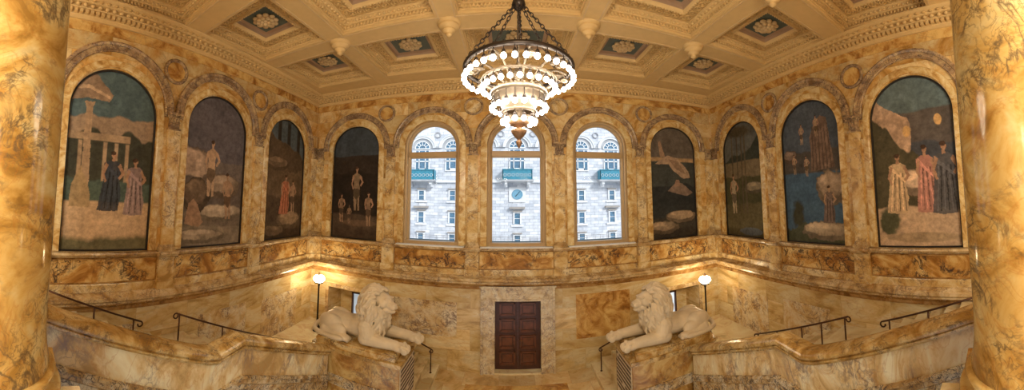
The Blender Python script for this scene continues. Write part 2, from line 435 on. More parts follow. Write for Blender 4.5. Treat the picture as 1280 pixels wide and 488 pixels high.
# recesses behind the lions, each with a narrow window
for idx, (a, b) in enumerate((OL, OR_)):
    rc = MB(); dd = 0.95
    wa, wb = ((-6.30, -5.88) if idx == 0 else (5.78, 6.24))
    z0, z1 = 0.85, 1.90
    rc.add([FAR(a, 0, 0), FAR(a, OT, 0), FAR(a, OT, -dd), FAR(a, 0, -dd)], [(0, 1, 2, 3)], False, [(0, 0), (0, OT), (dd, OT), (dd, 0)])
    rc.add([FAR(b, 0, 0), FAR(b, OT, 0), FAR(b, OT, -dd), FAR(b, 0, -dd)], [(0, 1, 2, 3)], False, [(0, 0), (0, OT), (dd, OT), (dd, 0)])
    rc.add([FAR(a, OT, 0), FAR(b, OT, 0), FAR(b, OT, -dd), FAR(a, OT, -dd)], [(0, 1, 2, 3)], False, [(a, 0), (b, 0), (b, dd), (a, dd)])
    rc.add([FAR(a, 0.79, 0), FAR(b, 0.79, 0), FAR(b, 0.79, -dd), FAR(a, 0.79, -dd)], [(0, 1, 2, 3)], False, [(a, 0), (b, 0), (b, dd), (a, dd)])
    wquad(rc, FAR, a, wa, 0, OT, -dd); wquad(rc, FAR, wb, b, 0, OT, -dd); wquad(rc, FAR, wa, wb, z1, OT, -dd); wquad(rc, FAR, wa, wb, 0, z0, -dd)
    rc.build('alcove', M['wall_low'], wall_far)
    wf = MB()
    for (p, q, s, t) in ((wa, wa + .05, z0, z1), (wb - .05, wb, z0, z1), (wa, wb, z1 - .05, z1), (wa, wb, z0, z0 + .05)):
        wbox(wf, FAR, p, q, s, t, -dd - .06, -dd + .04)
    wn = struct(wf.build('window_%d' % (4 + idx), M['wood']))
    g = MB(); wquad(g, FAR, wa + .04, wb - .04, z0 + .04, z1 - .04, -dd - .01); g.build('pane', M['glass'], wn)
    fr = MB()   # stone architrave round the opening
    for (p, q, s, t) in ((a - .14, a, .8, OT + .14), (b, b + .14, .8, OT + .14), (a, b, OT, OT + .14)): wbox(fr, FAR, p, q, s, t, 0, .035)
    fr.build('architrave', M['trim'], wall_far)

walls = {'far': wall_far}
for side, W in (('left', LEFT), ('right', RIGHT)):
    mb = MB()
    wquad(mb, W, -5.0, side_edges[1], 2.9, Z_CORN + .6)
    for i, uc in enumerate(side_bays[side]):
        wall_bay(mb, W, side_edges[i + 1], side_edges[i + 2], 2.9, Z_CORN + .6, uc, 1.115, 7.87, ZM, 0.12)
    walls[side] = struct(mb.build('wall_' + side, M['wall_up']))
    l2 = MB(); wquad(l2, W, -5.0, YF, -1.5, 2.9); l2.build('lower_slab', M['wall_low'], walls[side])
WALLS = {'far': FAR, 'left': LEFT, 'right': RIGHT}

# ---------------------------------------------------------------- mouldings common to the three walls
DADO_TOP = [(0, 4.33), (.14, 4.33), (.15, 4.30), (.15, 4.27), (.11, 4.255), (.10, 4.22), (.075, 4.20), (0, 4.18)]
BASE = [(0, 3.54), (.05, 3.54), (.06, 3.52), (.06, 3.33), (0, 3.33)]
LEDGE = [(0, 3.34), (.12, 3.34), (.20, 3.30), (.30, 3.27), (.31, 3.20), (.29, 3.17), (.26, 3.15), (.26, 3.10), (0, 3.10)]
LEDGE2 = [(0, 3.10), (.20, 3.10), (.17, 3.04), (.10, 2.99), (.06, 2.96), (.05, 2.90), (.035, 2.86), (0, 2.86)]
FRIEZE = [(0, 10.05), (.02, 10.05), (.02, 9.78), (0, 9.78)]
span = {'far': (-7.684, 7.684), 'left': (-1.5, YF), 'right': (-1.5, YF)}
for side, W in WALLS.items():
    u0, u1 = span[side]; wl = walls[side]
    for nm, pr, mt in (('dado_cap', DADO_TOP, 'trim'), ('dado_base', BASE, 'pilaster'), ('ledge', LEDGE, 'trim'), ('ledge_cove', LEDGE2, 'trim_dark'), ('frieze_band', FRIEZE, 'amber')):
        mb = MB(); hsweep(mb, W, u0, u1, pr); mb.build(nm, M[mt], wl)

# dado panels between the pilaster pedestals
def ped_positions(side):
    if side == 'far': return [-7.5, -4.40, -1.45, 1.45, 4.40, 7.5]
    return [0.52, 3.68, 6.86, 10.15]
for side, W in WALLS.items():
    ps = ped_positions(side)
    for a, b in zip(ps, ps[1:]):
        mb = MB()
        a2, b2, z0, z1 = a + .24, b - .24, 3.58, 4.15
        hs = 0.05
        wbox(mb, W, a2, b2, z0, z1, 0.0, 0.012)
        mb.build('dado_panel', M['dado'], walls[side])
        fr = MB()
        for (p, q, s, t) in ((a2 - hs, a2, z0 - hs * .6, z1 + hs * .6), (b2, b2 + hs, z0 - hs * .6, z1 + hs * .6), (a2, b2, z1, z1 + hs * .6), (a2, b2, z0 - hs * .6, z0)):
            wbox(fr, W, p, q, s, t, 0, .035)
        fr.build('panel_moulding', M['trim_dark'], walls[side])

# pilasters with carved capitals
def capital(mb, W, u, z0, z1, hwid, dep):
    h = z1 - z0
    wbox(mb, W, u - hwid * .86, u + hwid * .86, z0, z1 - h * .18, 0, dep * .8)
    wbox(mb, W, u - hwid * 1.28, u + hwid * 1.28, z1 - h * .16, z1, 0, dep * 1.5)
    wbox(mb, W, u - hwid * 1.1, u + hwid * 1.1, z0 - .03, z0 + .015, 0, dep * 1.1)
    up = Vector((0, 0, 1)); n = (Vector(W(u, 0, 1)) - Vector(W(u, 0, 0))).normalized(); t = up.cross(n)
    R = Matrix((t, n, up)).transposed()
    for row, (zz, cnt) in enumerate(((z0 + h * .22, 4), (z0 + h * .5, 3))):
        for k in range(cnt):
            uu = u + hwid * 1.5 * ((k + .5) / cnt - .5)
            c = Vector(W(uu, zz, dep * .85))
            mb.ell(c, (hwid * .26, .035, h * .19), 8, 6, R)
            mb.ell(c + up * h * .16 + n * .03, (hwid * .22, .035, h * .06), 8, 5, R)
    for sg in (-1, 1):   # volutes
        c = Vector(W(u + sg * hwid * 1.0, z1 - h * .27, dep * 1.15))
        mb.torus(c, hwid * .26, hwid * .10, 12, 6, (t, up, n)); mb.ell(c, (hwid * .14, .04, hwid * .14), 8, 6, R)
    mb.ell(Vector(W(u, z1 - h * .12, dep * 1.4)), (hwid * .22, .04, h * .1), 8, 6, R)
for side, W in WALLS.items():
    us = ped_positions(side)
    for i, u in enumerate(us):
        corner = (side == 'far' and i in (0, 5)) or (side != 'far' and i == 3)
        hwid = 0.17 if not corner else 0.15
        if side == 'far' and i == 0: u = -7.45
        if side == 'far' and i == 5: u = 7.45
        mb = MB()
        wbox(mb, W, u - hwid, u + hwid, 4.50, 7.68, 0, .085)
        o = mb.build('pilaster', M['pilaster'], walls[side])
        b = MB()
        hsb = [(u - hwid - .06, u + hwid + .06, 4.33, 4.40, .15), (u - hwid - .04, u + hwid + .04, 4.40, 4.44, .13), (u - hwid - .02, u + hwid + .02, 4.44, 4.50, .105)]
        for p, q, s, t, d in hsb: wbox(b, W, p, q, s, t, 0, d)
        b.build('pilaster_base', M['trim'], o)
        c = MB(); capital(c, W, u, 7.68, 8.13, hwid, .10); c.build('capital', M['arch_grey'], o)
        pd = MB()
        wbox(pd, W, u - .22, u + .22, 3.56, 4.20, 0, .13)
        wbox(pd, W, u - .25, u + .25, 3.33, 3.56, 0, .16)
        pd.build('pilaster_pedestal', M['pilaster'], walls[side])
        dt = MB(); hsweep(dt, W, u - .27, u + .27, [(d + .13, z) if d > 0 else (d, z) for d, z in DADO_TOP]); dt.build('dado_cap', M['trim'], walls[side])
# arches
def archivolt(W, uc, ri, ro, wl):
    mb = MB()
    arch_sweep(mb, W, uc, ZS + .02, [(ri, 0), (ri, .05), (ri + .03, .07), (ri + .05, .05), (ro - .10, .055), (ro - .09, .085), (ro - .04, .10), (ro, .08), (ro, 0)], zb=8.0)
    mb.build('archivolt', M['arch_grey'], wl)
for k, uc, r, zs in far_bays:
    archivolt(FAR, uc, 1.20, 1.42, wall_far)
    mb = MB(); arch_sweep(mb, FAR, uc, zs + .02, [(r, 0), (r, .04), (r + .03, .045), (1.19, .03), (1.20, 0)], zb=4.36)
    mb.build('amber_arch_surround', M['voussoir'], wall_far)
for side in ('left', 'right'):
    for uc in side_bays[side]:
        W = WALLS[side]
        archivolt(W, uc, 1.30, 1.54, walls[side])
        mb = MB(); arch_sweep(mb, W, uc, 7.9, [(1.115, 0), (1.115, .04), (1.15, .045), (1.29, .03), (1.31, 0)], zb=4.36)
        mb.build('amber_arch_surround', M['voussoir'], walls[side])
# roundels in the spandrels
def roundel(W, u, z, r, wl, mid):
    n = (Vector(W(u, 0, 1)) - Vector(W(u, 0, 0))).normalized(); up = Vector((0, 0, 1)); t = up.cross(n)
    mb = MB(); prof = [(0.0, .0), (r * .74, .0), (r * .76, .035), (r * .86, .05), (r * .97, .035), (r, 0)]
    k = 32; vs = []
    for rr, d in prof:
        for i in range(k):
            a = 2 * PI * i / k; vs.append(Vector(W(u, z, d + .012)) + t * (rr * math.cos(a)) + up * (rr * math.sin(a)))
    ring = MB(); ring.add(vs[k:], [(j * k + i, j * k + (i + 1) % k, (j + 1) * k + (i + 1) % k, (j + 1) * k + i) for j in range(4) for i in range(k)], True)
    o = ring.build('roundel', M['arch_grey'], wl)
    disc = MB(); disc.add(vs[k:2 * k], [tuple(range(k))]); disc.build('roundel_disc', M[mid], o)
for u, mid in ((-4.62, 'amber'), (-1.45, 'pilaster'), (1.45, 'pilaster'), (4.62, 'amber')): roundel(FAR, u, 9.42 if abs(u) > 3 else 9.5, .34, wall_far, mid)
for side in ('left', 'right'):
    for u in (3.66, 6.84): roundel(WALLS[side], u, 9.31, .36, walls[side], 'amber')

# veined inset slabs on the lower walls
for (a, b, z0, z1, mt) in ((-4.25, -1.95, 1.15, 2.35, 'veined'), (1.95, 3.85, 1.05, 2.6, 'amber')):
    mb = MB(); wbox(mb, FAR, a, b, z0, z1, 0, .01); mb.build('inset_slab', M[mt], wall_far)
for side in ('left', 'right'):
    W = WALLS[side]
    for (a, b, z0, z1) in ((7.45, 9.4, .75, 2.25), (4.9, 6.7, 1.2, 2.35), (1.9, 3.0, 1.8, 2.45)):
        mb = MB(); wbox(mb, W, a, b, z0, z1, 0, .01); mb.build('inset_slab', M['veined'], walls[side])

# ---------------------------------------------------------------- floor, stairs
mb = MB()
mb.add([(-7.8, 6.75, 0), (7.8, 6.75, 0), (7.8, 11.4, 0), (-7.8, 11.4, 0)], [(0, 1, 2, 3)], False, [(-7.8, 6.7), (7.8, 6.7), (7.8, 11.3), (-7.8, 11.3)])
floor = struct(mb.build('floor', M['floor']))
# amber inlay in front of the door
for (x0, x1, y0, y1) in ((-1.55, 1.5, 9.45, 9.75), (-1.55, -1.2, 8.0, 9.45), (1.15, 1.5, 8.0, 9.45)):
    i_ = MB(); i_.add([(x0, y0, .004), (x1, y0, .004), (x1, y1, .004), (x0, y1, .004)], [(0, 1, 2, 3)], False, [(x0, y0), (x1, y0), (x1, y1), (x0, y1)])
    i_.build('amber_inlay', M['amber'], floor)
# main flight going down towards the viewer
fl = MB()
for k in range(14):
    fl.box(-4.9, 4.5, 6.75 - .34 * (k + 1), 6.75 - .34 * k + .02, -.15 * (k + 1) - .15, -.15 * (k + 1))
struct(fl.build('main_stairs', M['step']))
# short flights behind the lions, up to the corner landings, then the side flights
for sgn, side in ((-1, 'left'), (1, 'right')):
    SX = 4.80 if side == 'left' else 4.45
    st = MB(); x0 = 2.50 if side == 'left' else 2.42
    for k in range(5):
        xa = sgn * (x0 + .36 * k); xb = sgn * 7.75
        st.box(min(xa, xb), max(xa, xb), 8.32, YF, .156 * k if k else 0, .156 * (k + 1))
    xa, xb = sgn * 5.0, sgn * 7.7
    st.box(min(xa, xb), max(xa, xb), 6.9, 8.32, 0, .78)
    for k in range(8):
        y1_ = 6.9 - .355 * k; y0_ = y1_ - .36
        st.box(min(sgn * SX, sgn * 7.6), max(sgn * SX, sgn * 7.6), y0_, y1_, .3 + .15 * k, .78 + .152 * (k + 1))
    st.box(min(sgn * SX, sgn * 7.4), max(sgn * SX, sgn * 7.4), 3.4, 4.08, 1.3, 2.0)
    for k in range(11):
        y1_ = 3.4 - .38 * k; y0_ = y1_ - .39
        st.box(min(sgn * SX, sgn * 7.3), max(sgn * SX, sgn * 7.3), y0_, y1_, 1.4 + .15 * k, 2.0 + .15 * (k + 1))
    struct(st.build('side_stairs', M['step']))
# gallery slab below the columns and the wall that closes the gallery
gs = MB(); gs.box(-3.45, 3.1, -5.0, .80, 3.40, 3.68)
gs.box(-4.45, -3.45, -5.0, .46, 3.40, 3.68); gs.box(3.1, 4.05, -5.0, .46, 3.40, 3.68)
gs.box(-4.2, -2.8, -.9, .40, -1.5, 3.4); gs.box(2.4, 3.8, -.9, .40, -1.5, 3.4)
gs.box(-7.2, -4.45, -5, -.85, 3.3, 3.68); gs.box(4.05, 7.2, -5, -.85, 3.3, 3.68)
struct(gs.build('gallery_floor', M['step']))
bw = MB(); bw.box(-7.4, 7.4, -5.3, -5.0, -1.5, 10.5); struct(bw.build('wall_back', M['wall_low']))

# ---------------------------------------------------------------- ceiling with coffers
ceil_x = [(-6.95, -4.78), (-4.20, -1.87), (-1.35, 1.35), (1.87, 4.20), (4.78, 6.95)]
ceil_y = [(-1.5, .7), (1.4, 3.6), (4.27, 6.47), (7.14, 9.34)]
xs = [-8.1] + [e for p in ceil_x for e in p] + [8.1]
ys = [-5.2] + [e for p in ceil_y for e in p] + [10.7]
mb = MB()
for i in range(len(xs) - 1):
    for j in range(len(ys) - 1):
        if (i % 2 == 1) and (j % 2 == 1): continue
        mb.add([(xs[i], ys[j], Z_CEIL), (xs[i + 1], ys[j], Z_CEIL), (xs[i + 1], ys[j + 1], Z_CEIL), (xs[i], ys[j + 1], Z_CEIL)], [(0, 1, 2, 3)])
mb.box(-8.1, 8.1, -5.2, 10.7, 11.15, 11.25)
ceiling = struct(mb.build('ceiling', M['plaster']))
# thin raised fillets along the beams
fil = MB()
for (a, b) in zip([p[1] for p in ceil_x[:-1]], [p[0] for p in ceil_x[1:]]):
    for x in (a + .07, b - .07): fil.box(x - .012, x + .012, -1.5, 9.9, Z_CEIL - .014, Z_CEIL + .01)
for (a, b) in zip([p[1] for p in ceil_y[:-1]], [p[0] for p in ceil_y[1:]]):
    for y in (a + .07, b - .07): fil.box(-7.0, 7.0, y - .012, y + .012, Z_CEIL - .012, Z_CEIL + .01)
fil.build('beam_fillet', M['gilt'], ceiling)

def coffer_meshes(wx, wy):
    """returns meshes for one coffer centred on the origin, opening wx by wy at z=0"""
    hx, hy = wx / 2, wy / 2
    def rect(t, z): return [(-hx + t, -hy + t, z), (hx - t, -hy + t, z), (hx - t, hy - t, z), (-hx + t, hy - t, z)]
    def steps(prof):
        mb = MB()
        for (t0, z0), (t1, z1) in zip(prof, prof[1:]):
            a, b = rect(t0, z0), rect(t1, z1)
            mb.add(a + b, [(k, (k + 1) % 4, 4 + (k + 1) % 4, 4 + k) for k in range(4)])
        return mb
    outer = steps([(0, 0), (0, .07), (.025, .07), (.03, .10), (.03, .17), (.115, .17), (.12, .20), (.12, .23), (.175, .27), (.19, .27), (.20, .30)])
    band = steps([(.20, .30), (.44, .30)])
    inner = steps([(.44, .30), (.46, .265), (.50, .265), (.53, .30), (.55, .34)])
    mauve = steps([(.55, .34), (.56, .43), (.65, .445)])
    # dentils and egg course
    def along(t, pitch, fn):
        for (ax, ay, bx, by) in ((-hx + t, -hy + t, hx - t, -hy + t), (hx - t, -hy + t, hx - t, hy - t), (hx - t, hy - t, -hx + t, hy - t), (-hx + t, hy - t, -hx + t, -hy + t)):
            L_ = math.hypot(bx - ax, by - ay); n = max(2, int(L_ / pitch)); 
            for i in range(n):
                f = (i + .5) / n; fn(ax + (bx - ax) * f, ay + (by - ay) * f)
    along(.06, .085, lambda x, y: outer.box(x - .021, x + .021, y - .021, y + .021, .105, .17))
    along(.145, .115, lambda x, y: outer.ell((x, y, .225), (.040, .040, .036), 6, 5))
    along(.48, .075, lambda x, y: inner.ell((x, y, .262), (.024, .024, .024), 5, 4))
    X, Y, Z = Vector((1, 0, 0)), Vector((0, 1, 0)), Vector((0, 0, 1))
    def guil(x, y):
        band.torus((x, y, .292), .08, .022, 12, 5); band.ell((x, y, .29), (.035, .035, .03), 6, 4)
    along(.32, .19, guil)
    pb = MB(); pb.add(rect(.65, .445), [(0, 1, 2, 3)])
    rs = MB()
    for (cnt, R, sz, zz) in ((10, .27, .085, .40), (9, .19, .075, .36), (6, .10, .06, .33)):
        for k in range(cnt):
            a = 2 * PI * k / cnt + zz * 20
            rot = Matrix.Rotation(a, 3, 'Z')
            rs.ell((R * math.cos(a), R * math.sin(a), zz), (sz * .9, sz * .95, .045), 8, 6, rot)
    rs.ell((0, 0, .31), (.06, .06, .06), 10, 8); rs.lathe([(.25, .445), (.24, .41), (0.0, .38)], n=20)
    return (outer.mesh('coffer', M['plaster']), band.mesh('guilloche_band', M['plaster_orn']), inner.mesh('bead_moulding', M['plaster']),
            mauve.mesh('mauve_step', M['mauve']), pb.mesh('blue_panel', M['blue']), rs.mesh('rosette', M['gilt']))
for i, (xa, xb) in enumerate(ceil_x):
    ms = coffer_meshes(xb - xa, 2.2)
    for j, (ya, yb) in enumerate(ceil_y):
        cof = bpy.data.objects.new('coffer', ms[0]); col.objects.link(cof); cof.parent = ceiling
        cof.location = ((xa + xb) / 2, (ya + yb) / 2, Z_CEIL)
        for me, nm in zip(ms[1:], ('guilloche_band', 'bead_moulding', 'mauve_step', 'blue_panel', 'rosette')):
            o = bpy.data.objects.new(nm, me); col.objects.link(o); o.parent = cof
pm = MB(); pm.lathe([(.28, 0), (.28, -.035), (.235, -.045), (.235, -.075), (.25, -.09), (.22, -.13), (.15, -.16), (.15, -.185), (.165, -.20), (.13, -.24), (.07, -.265), (.07, -.285), (.085, -.30), (.05, -.34), (0.0, -.37)], n=24)
pmesh = pm.mesh('pendant_boss', M['plaster'])
for x in (-4.49, -1.61, 1.61, 4.49):
    for y in (6.80, 3.93):
        if y < 6 and abs(x) < 2: continue
        o = bpy.data.objects.new('pendant_boss', pmesh); col.objects.link(o); o.parent = ceiling; o.location = (x, y, Z_CEIL)
# cornice
n_trim = 0
for side, W in WALLS.items():
    n_trim += 1
    u0, u1 = span[side]
    mb = MB()
    hsweep(mb, W, u0, u1, [(0, 10.03), (.07, 10.03), (.07, 10.12), (.08, 10.13), (.08, 10.22), (.20, 10.22), (.21, 10.235), (.185, 10.25), (.185, 10.31), (.27, 10.315), (.30, 10.33), (.31, 10.37), (.36, 10.40), (.40, 10.43), (.40, 10.46), (0, 10.46)])
    c = struct(mb.build('trim_%d' % n_trim, M['plaster']))
    dm = MB(); em = MB(); om = MB()
    n = int((u1 - u0) / .125)
    for k in range(n):
        u = u0 + (k + .5) * (u1 - u0) / n
        wbox(dm, W, u - .036, u + .036, 10.135, 10.215, .08, .185)
    n = int((u1 - u0) / .17)
    for k in range(n):
        u = u0 + (k + .5) * (u1 - u0) / n
        em.ell(W(u, 10.278, .235), (.055, .055, .042), 6, 5)
        om.ell(W(u, 10.355, .325), (.055, .055, .022), 6, 4)
    dm.build('dentil_course', M['plaster'], c); em.build('egg_course', M['plaster'], c); om.build('leaf_course', M['plaster_orn'], c)

# ---------------------------------------------------------------- murals
def vnoise(x, y, seed=0):
    xi = np.floor(x).astype(int); yi = np.floor(y).astype(int); fx = x - xi; fy = y - yi
    fx = fx * fx * (3 - 2 * fx); fy = fy * fy * (3 - 2 * fy)
    def h(a, b):
        v = np.sin(a * 127.1 + b * 311.7 + seed * 74.7) * 43758.5453; return v - np.floor(v)
    return (h(xi, yi) * (1 - fx) + h(xi + 1, yi) * fx) * (1 - fy) + (h(xi, yi + 1) * (1 - fx) + h(xi + 1, yi + 1) * fx) * fy
def fbm(x, y, seed=0, o=4):
    s = 0; a = .5
    for k in range(o): s = s + a * vnoise(x * 2 ** k, y * 2 ** k, seed + k); a *= .5
    return s
def S(c): return np.array([((v / 255) / 12.92 if v / 255 < .04045 else ((v / 255 + .055) / 1.055) ** 2.4) for v in c])
class Painter:
    def __init__(s, u, v, seed): s.u = u; s.v = v; s.c = np.zeros(u.shape + (3,)); s.seed = seed; s.n = fbm(u * 6, v * 12, seed)
    def lay(s, mask, colr, var=.35, fr=9):
        m = np.clip(mask, 0, 1)[..., None]
        t = (1 + var * (fbm(s.u * fr, s.v * fr * 2, s.seed + colr[0] % 7) - .47) * 2)[..., None]
        s.c = s.c * (1 - m) + m * S(colr) * t
    def above(s, h, soft=.01): return (s.v - h) / soft
    def below(s, h, soft=.01): return (h - s.v) / soft
    def hill(s, colr, base, amp, fr=3, sd=1, soft=.012, slope=0, var=.35):
        h = base + slope * (s.u - .5) + amp * (fbm(s.u * fr + sd * 3.3, s.u * 0 + sd, s.seed + sd) - .5) * 2
        s.lay((h - s.v) / soft, colr, var)
    def blob(s, colr, x, y, rx, ry, soft=.12, ang=0, var=.3, rag=.25):
        dx = (s.u - x); dy = (s.v - y) * 2.0
        ca, sa = math.cos(ang), math.sin(ang)
        a = dx * ca + dy * sa; b = -dx * sa + dy * ca
        d = np.sqrt((a / rx) ** 2 + (b / (ry * 2)) ** 2) + rag * (fbm(s.u * 14, s.v * 28, s.seed + 5) - .5)
        s.lay((1 - d) / soft, colr, var)
    def poly(s, pts, colr, var=.3, soft=.004):
        wob = (fbm(s.u * 22, s.v * 44, s.seed + 9) - .47) * .018
        x = s.u + wob; y = s.v + wob * .5
        inside = np.zeros(s.u.shape, bool); n = len(pts)
        for i in range(n):
            x0, y0 = pts[i]; x1, y1 = pts[(i + 1) % n]
            if y0 == y1: continue
            c = ((y0 > y) != (y1 > y)) & (x < (x1 - x0) * (y - y0) / (y1 - y0) + x0)
            inside ^= c
        s.lay(inside.astype(float) * .93, colr, var, 14)
    def figure(s, x, y, h, robe, skin=(150, 110, 80), lean=0.0, wid=1.0, arm=0):
        # a plain draped standing figure, feet at y
        A = 2.07 * h * (1 if wid > .7 else .85); f = 1 if arm >= 0 else -1
        def T(pp): return [(x + f * px * A + lean * (py), y + py * h) for px, py in pp]
        dk = tuple(int(q * .55) for q in robe); lt = tuple(min(255, int(q * 1.22)) for q in robe)
        if wid > .62:
            s.poly(T([(-.06, .83), (-.15, .78), (-.14, .55), (-.17, .28), (-.20, .02), (-.05, .0), (.14, .01), (.17, .25), (.12, .52), (.13, .78), (.06, .83)]), robe)
            for k in range(6):
                q = -.14 + .052 * k; s.poly(T([(q * .6, .66), (q, .04), (q + .014, .04), (q * .6 + .016, .66)]), dk if k % 2 else lt)
            s.poly(T([(-.15, .74), (.12, .50), (.13, .54), (-.12, .79)]), lt)
        else:
            s.poly(T([(-.05, .82), (-.12, .78), (-.08, .60), (-.10, .48), (-.09, .26), (-.06, .0), (.0, .0), (.01, .40), (.03, .24), (.05, .0), (.10, .0), (.09, .26), (.10, .48), (.07, .60), (.12, .78), (.05, .82)]), robe)
            s.poly(T([(-.11, .50), (.11, .46), (.10, .34), (.02, .22), (-.10, .32)]), dk)
        # arms, neck, head, hair
        s.poly(T([(.12, .79), (.21, .62), (.13, .52), (.10, .55), (.15, .63), (.08, .74)]), skin)
        if arm: s.poly(T([(-.12, .79), (-.19, .90), (-.12, 1.02), (-.09, 1.0), (-.14, .91), (-.08, .78)]), skin)
        else: s.poly(T([(-.13, .79), (-.17, .60), (-.12, .46), (-.09, .48), (-.13, .60), (-.08, .75)]), skin)
        s.poly(T([(-.025, .81), (.025, .81), (.022, .88), (-.022, .88)]), skin)
        e = lambda cx, cy, rx, ry: [(cx + rx * math.cos(t / 12 * 2 * PI), cy + ry * math.sin(t / 12 * 2 * PI)) for t in range(12)]
        s.poly(T(e(0, .92, .042, .052)), skin); s.poly(T(e(-.012, .948, .046, .036)), (58, 40, 30))
    def post(s, colr, x0, x1, y0, y1, soft=.006):
        m = np.minimum(np.minimum((s.u - x0), (x1 - s.u)) / soft, np.minimum(s.v - y0, y1 - s.v) / soft); s.lay(m, colr, .4)
    def rock(s, colr, x, y, rx, ry, ang=0):
        dk = tuple(int(q * .68) for q in colr); lt = tuple(min(255, int(q * 1.15)) for q in colr)
        s.blob(dk, x, y, rx, ry, .05, ang, rag=.45, var=.5); s.blob(colr, x, y + ry * .22, rx * .9, ry * .72, .15, ang, rag=.5, var=.6); s.blob(lt, x - rx * .1, y + ry * .5, rx * .62, ry * .36, .3, ang, rag=.7, var=.6)
def pic(kind, p):
    u, v = p.u, p.v
    if kind == 0:      # teal sky, hills, pale colonnade, pavement
        p.lay(v * 0 + 1, (66, 90, 100)); p.hill((132, 112, 92), .76, .05, 3, 1); p.hill((58, 60, 52), .66, .07, 5, 2); p.hill((66, 84, 78), .40, .03, 4, 3)
        p.post((150, 126, 98), .0, .72, .60, .645)
        for x in (.12, .40, .53, .66): p.post((142, 120, 94), x, x + .05, .38, .60)
        p.poly([(.155, .26), (.17, .29), (.185, .78), (.16, .81), (.28, .81), (.255, .78), (.265, .29), (.28, .26)], (152, 126, 98))
        for k in range(4): p.post((118, 98, 78), .19 + k * .018, .196 + k * .018, .3, .77)
        p.poly([(-.1, .80), (-.1, 1.0), (.2, 1.0), (.48, .86), (.44, .82), (.2, .83)], (132, 108, 86), .5); p.poly([(-.1, .86), (.2, .88), (.44, .835), (.45, .85), (.2, .90), (-.1, .88)], (170, 142, 112))
        p.hill((168, 140, 106), .275, .01, 2, 4, var=.2); p.hill((92, 88, 62), .085, .03, 6, 5, .03)
        p.poly([(.06, .24), (.08, .36), (.13, .42), (.17, .46), (.20, .42), (.28, .34), (.30, .24)], (150, 126, 86)); p.figure(.52, .22, .34, (48, 54, 66), lean=.02); p.figure(.82, .20, .33, (128, 108, 110), lean=-.02, wid=.85)
    elif kind == 1:    # grey violet sky over pale rocks
        p.lay(v * 0 + 1, (84, 80, 88)); p.hill((98, 88, 84), .56, .05, 3, 1); p.rock((148, 124, 104), .10, .50, .36, .15); p.hill((84, 74, 68), .46, .05, 4, 2)
        p.rock((128, 110, 92), .62, .40, .32, .09); p.hill((96, 84, 72), .25, .06, 5, 3); p.rock((146, 130, 110), .6, .22, .45, .06); p.hill((112, 100, 84), .14, .03, 4, 6, var=.6); p.rock((140, 124, 104), .3, .07, .4, .05)
        p.rock((92, 74, 56), .2, .33, .22, .12)
        p.figure(.42, .33, .38, (160, 128, 96), (160, 124, 92), wid=.5, lean=.02); p.figure(.75, .18, .32, (142, 108, 78), (142, 108, 78), lean=-.03, wid=.6); p.poly([(.05, .15), (.10, .28), (.17, .31), (.24, .27), (.34, .16), (.28, .13)], (138, 104, 76))
    elif kind == 2:    # brown ravine
        p.lay(v * 0 + 1, (72, 84, 92)); 
        for x in (.25, .5, .78): p.post((46, 42, 38), x, x + .12, .6, 1.0, .03)
        p.hill((82, 66, 48), .80, .05, 4, 2, slope=-.18); p.hill((92, 74, 52), .58, .06, 5, 3); p.hill((68, 54, 40), .36, .05, 5, 4); p.rock((118, 96, 70), .65, .15, .32, .08); p.rock((92, 76, 56), .25, .06, .32, .06); p.rock((106, 86, 62), .3, .62, .3, .06)
        p.figure(.52, .2, .34, (146, 78, 40), lean=.02, wid=.75); p.figure(.74, .22, .28, (146, 114, 84), wid=.6)
    elif kind == 3:    # night blue over dark cave
        p.lay(v * 0 + 1, (52, 62, 74)); p.hill((48, 40, 34), .74, .02, 3, 1); p.hill((38, 31, 26), .60, .06, 4, 2); p.hill((66, 52, 40), .22, .02, 4, 3); p.blob((80, 62, 46), .6, .14, .4, .03)
        p.figure(.53, .25, .40, (122, 100, 74), wid=.5); p.figure(.2, .14, .26, (120, 92, 66), wid=.5); p.figure(.8, .12, .30, (126, 98, 72), wid=.55); p.figure(.38, .13, .17, (112, 86, 62), (112, 86, 62), wid=.5)
    elif kind == 4:    # storm grey over sea, boulders
        p.lay(v * 0 + 1, (86, 78, 70)); p.hill((148, 118, 76), .725, .004, 2, 1); p.hill((56, 60, 58), .69, .006, 2, 2); p.hill((40, 44, 46), .48, .03, 4, 3); p.hill((52, 48, 42), .2, .03, 4, 6)
        p.poly([(.22, .70), (.38, .74), (.60, .72), (.86, .60), (.90, .54), (.74, .53), (.52, .60), (.40, .66), (.10, .66)], (150, 124, 98)); p.poly([(.40, .71), (.62, .69), (.80, .57), (.56, .62)], (118, 94, 72)); p.poly([(.22, .72), (.18, .86), (.23, .87), (.33, .73)], (136, 108, 82)); p.poly([(.36, .42), (.56, .50), (.70, .49), (.95, .40), (.80, .37), (.52, .40)], (118, 98, 84)); p.poly([(.50, .46), (.56, .52), (.64, .52), (.66, .46)], (128, 100, 80))
        p.rock((128, 108, 84), .66, .19, .36, .055); p.rock((116, 98, 76), .24, .10, .34, .06)
    elif kind == 5:    # tree trunks and meadow
        p.lay(v * 0 + 1, (84, 88, 88)); p.hill((50, 56, 50), .76, .06, 4, 1, slope=.2); p.hill((104, 92, 68), .66, .01, 3, 2); p.hill((66, 66, 44), .52, .03, 4, 3); p.rock((114, 104, 84), .76, .42, .24, .05)
        p.hill((78, 72, 48), .30, .03, 4, 5)
        for x in (.2, .34, .46, .55): p.post((78, 68, 54), x, x + .05, .2, .97, .02)
        p.blob((66, 60, 46), .4, .92, .5, .06, rag=.7, soft=.5)
        p.figure(.23, .2, .36, (150, 134, 110), wid=.55); p.blob((82, 90, 98), .65, .05, .3, .035)
    elif kind == 6:    # blue sea, tall rock
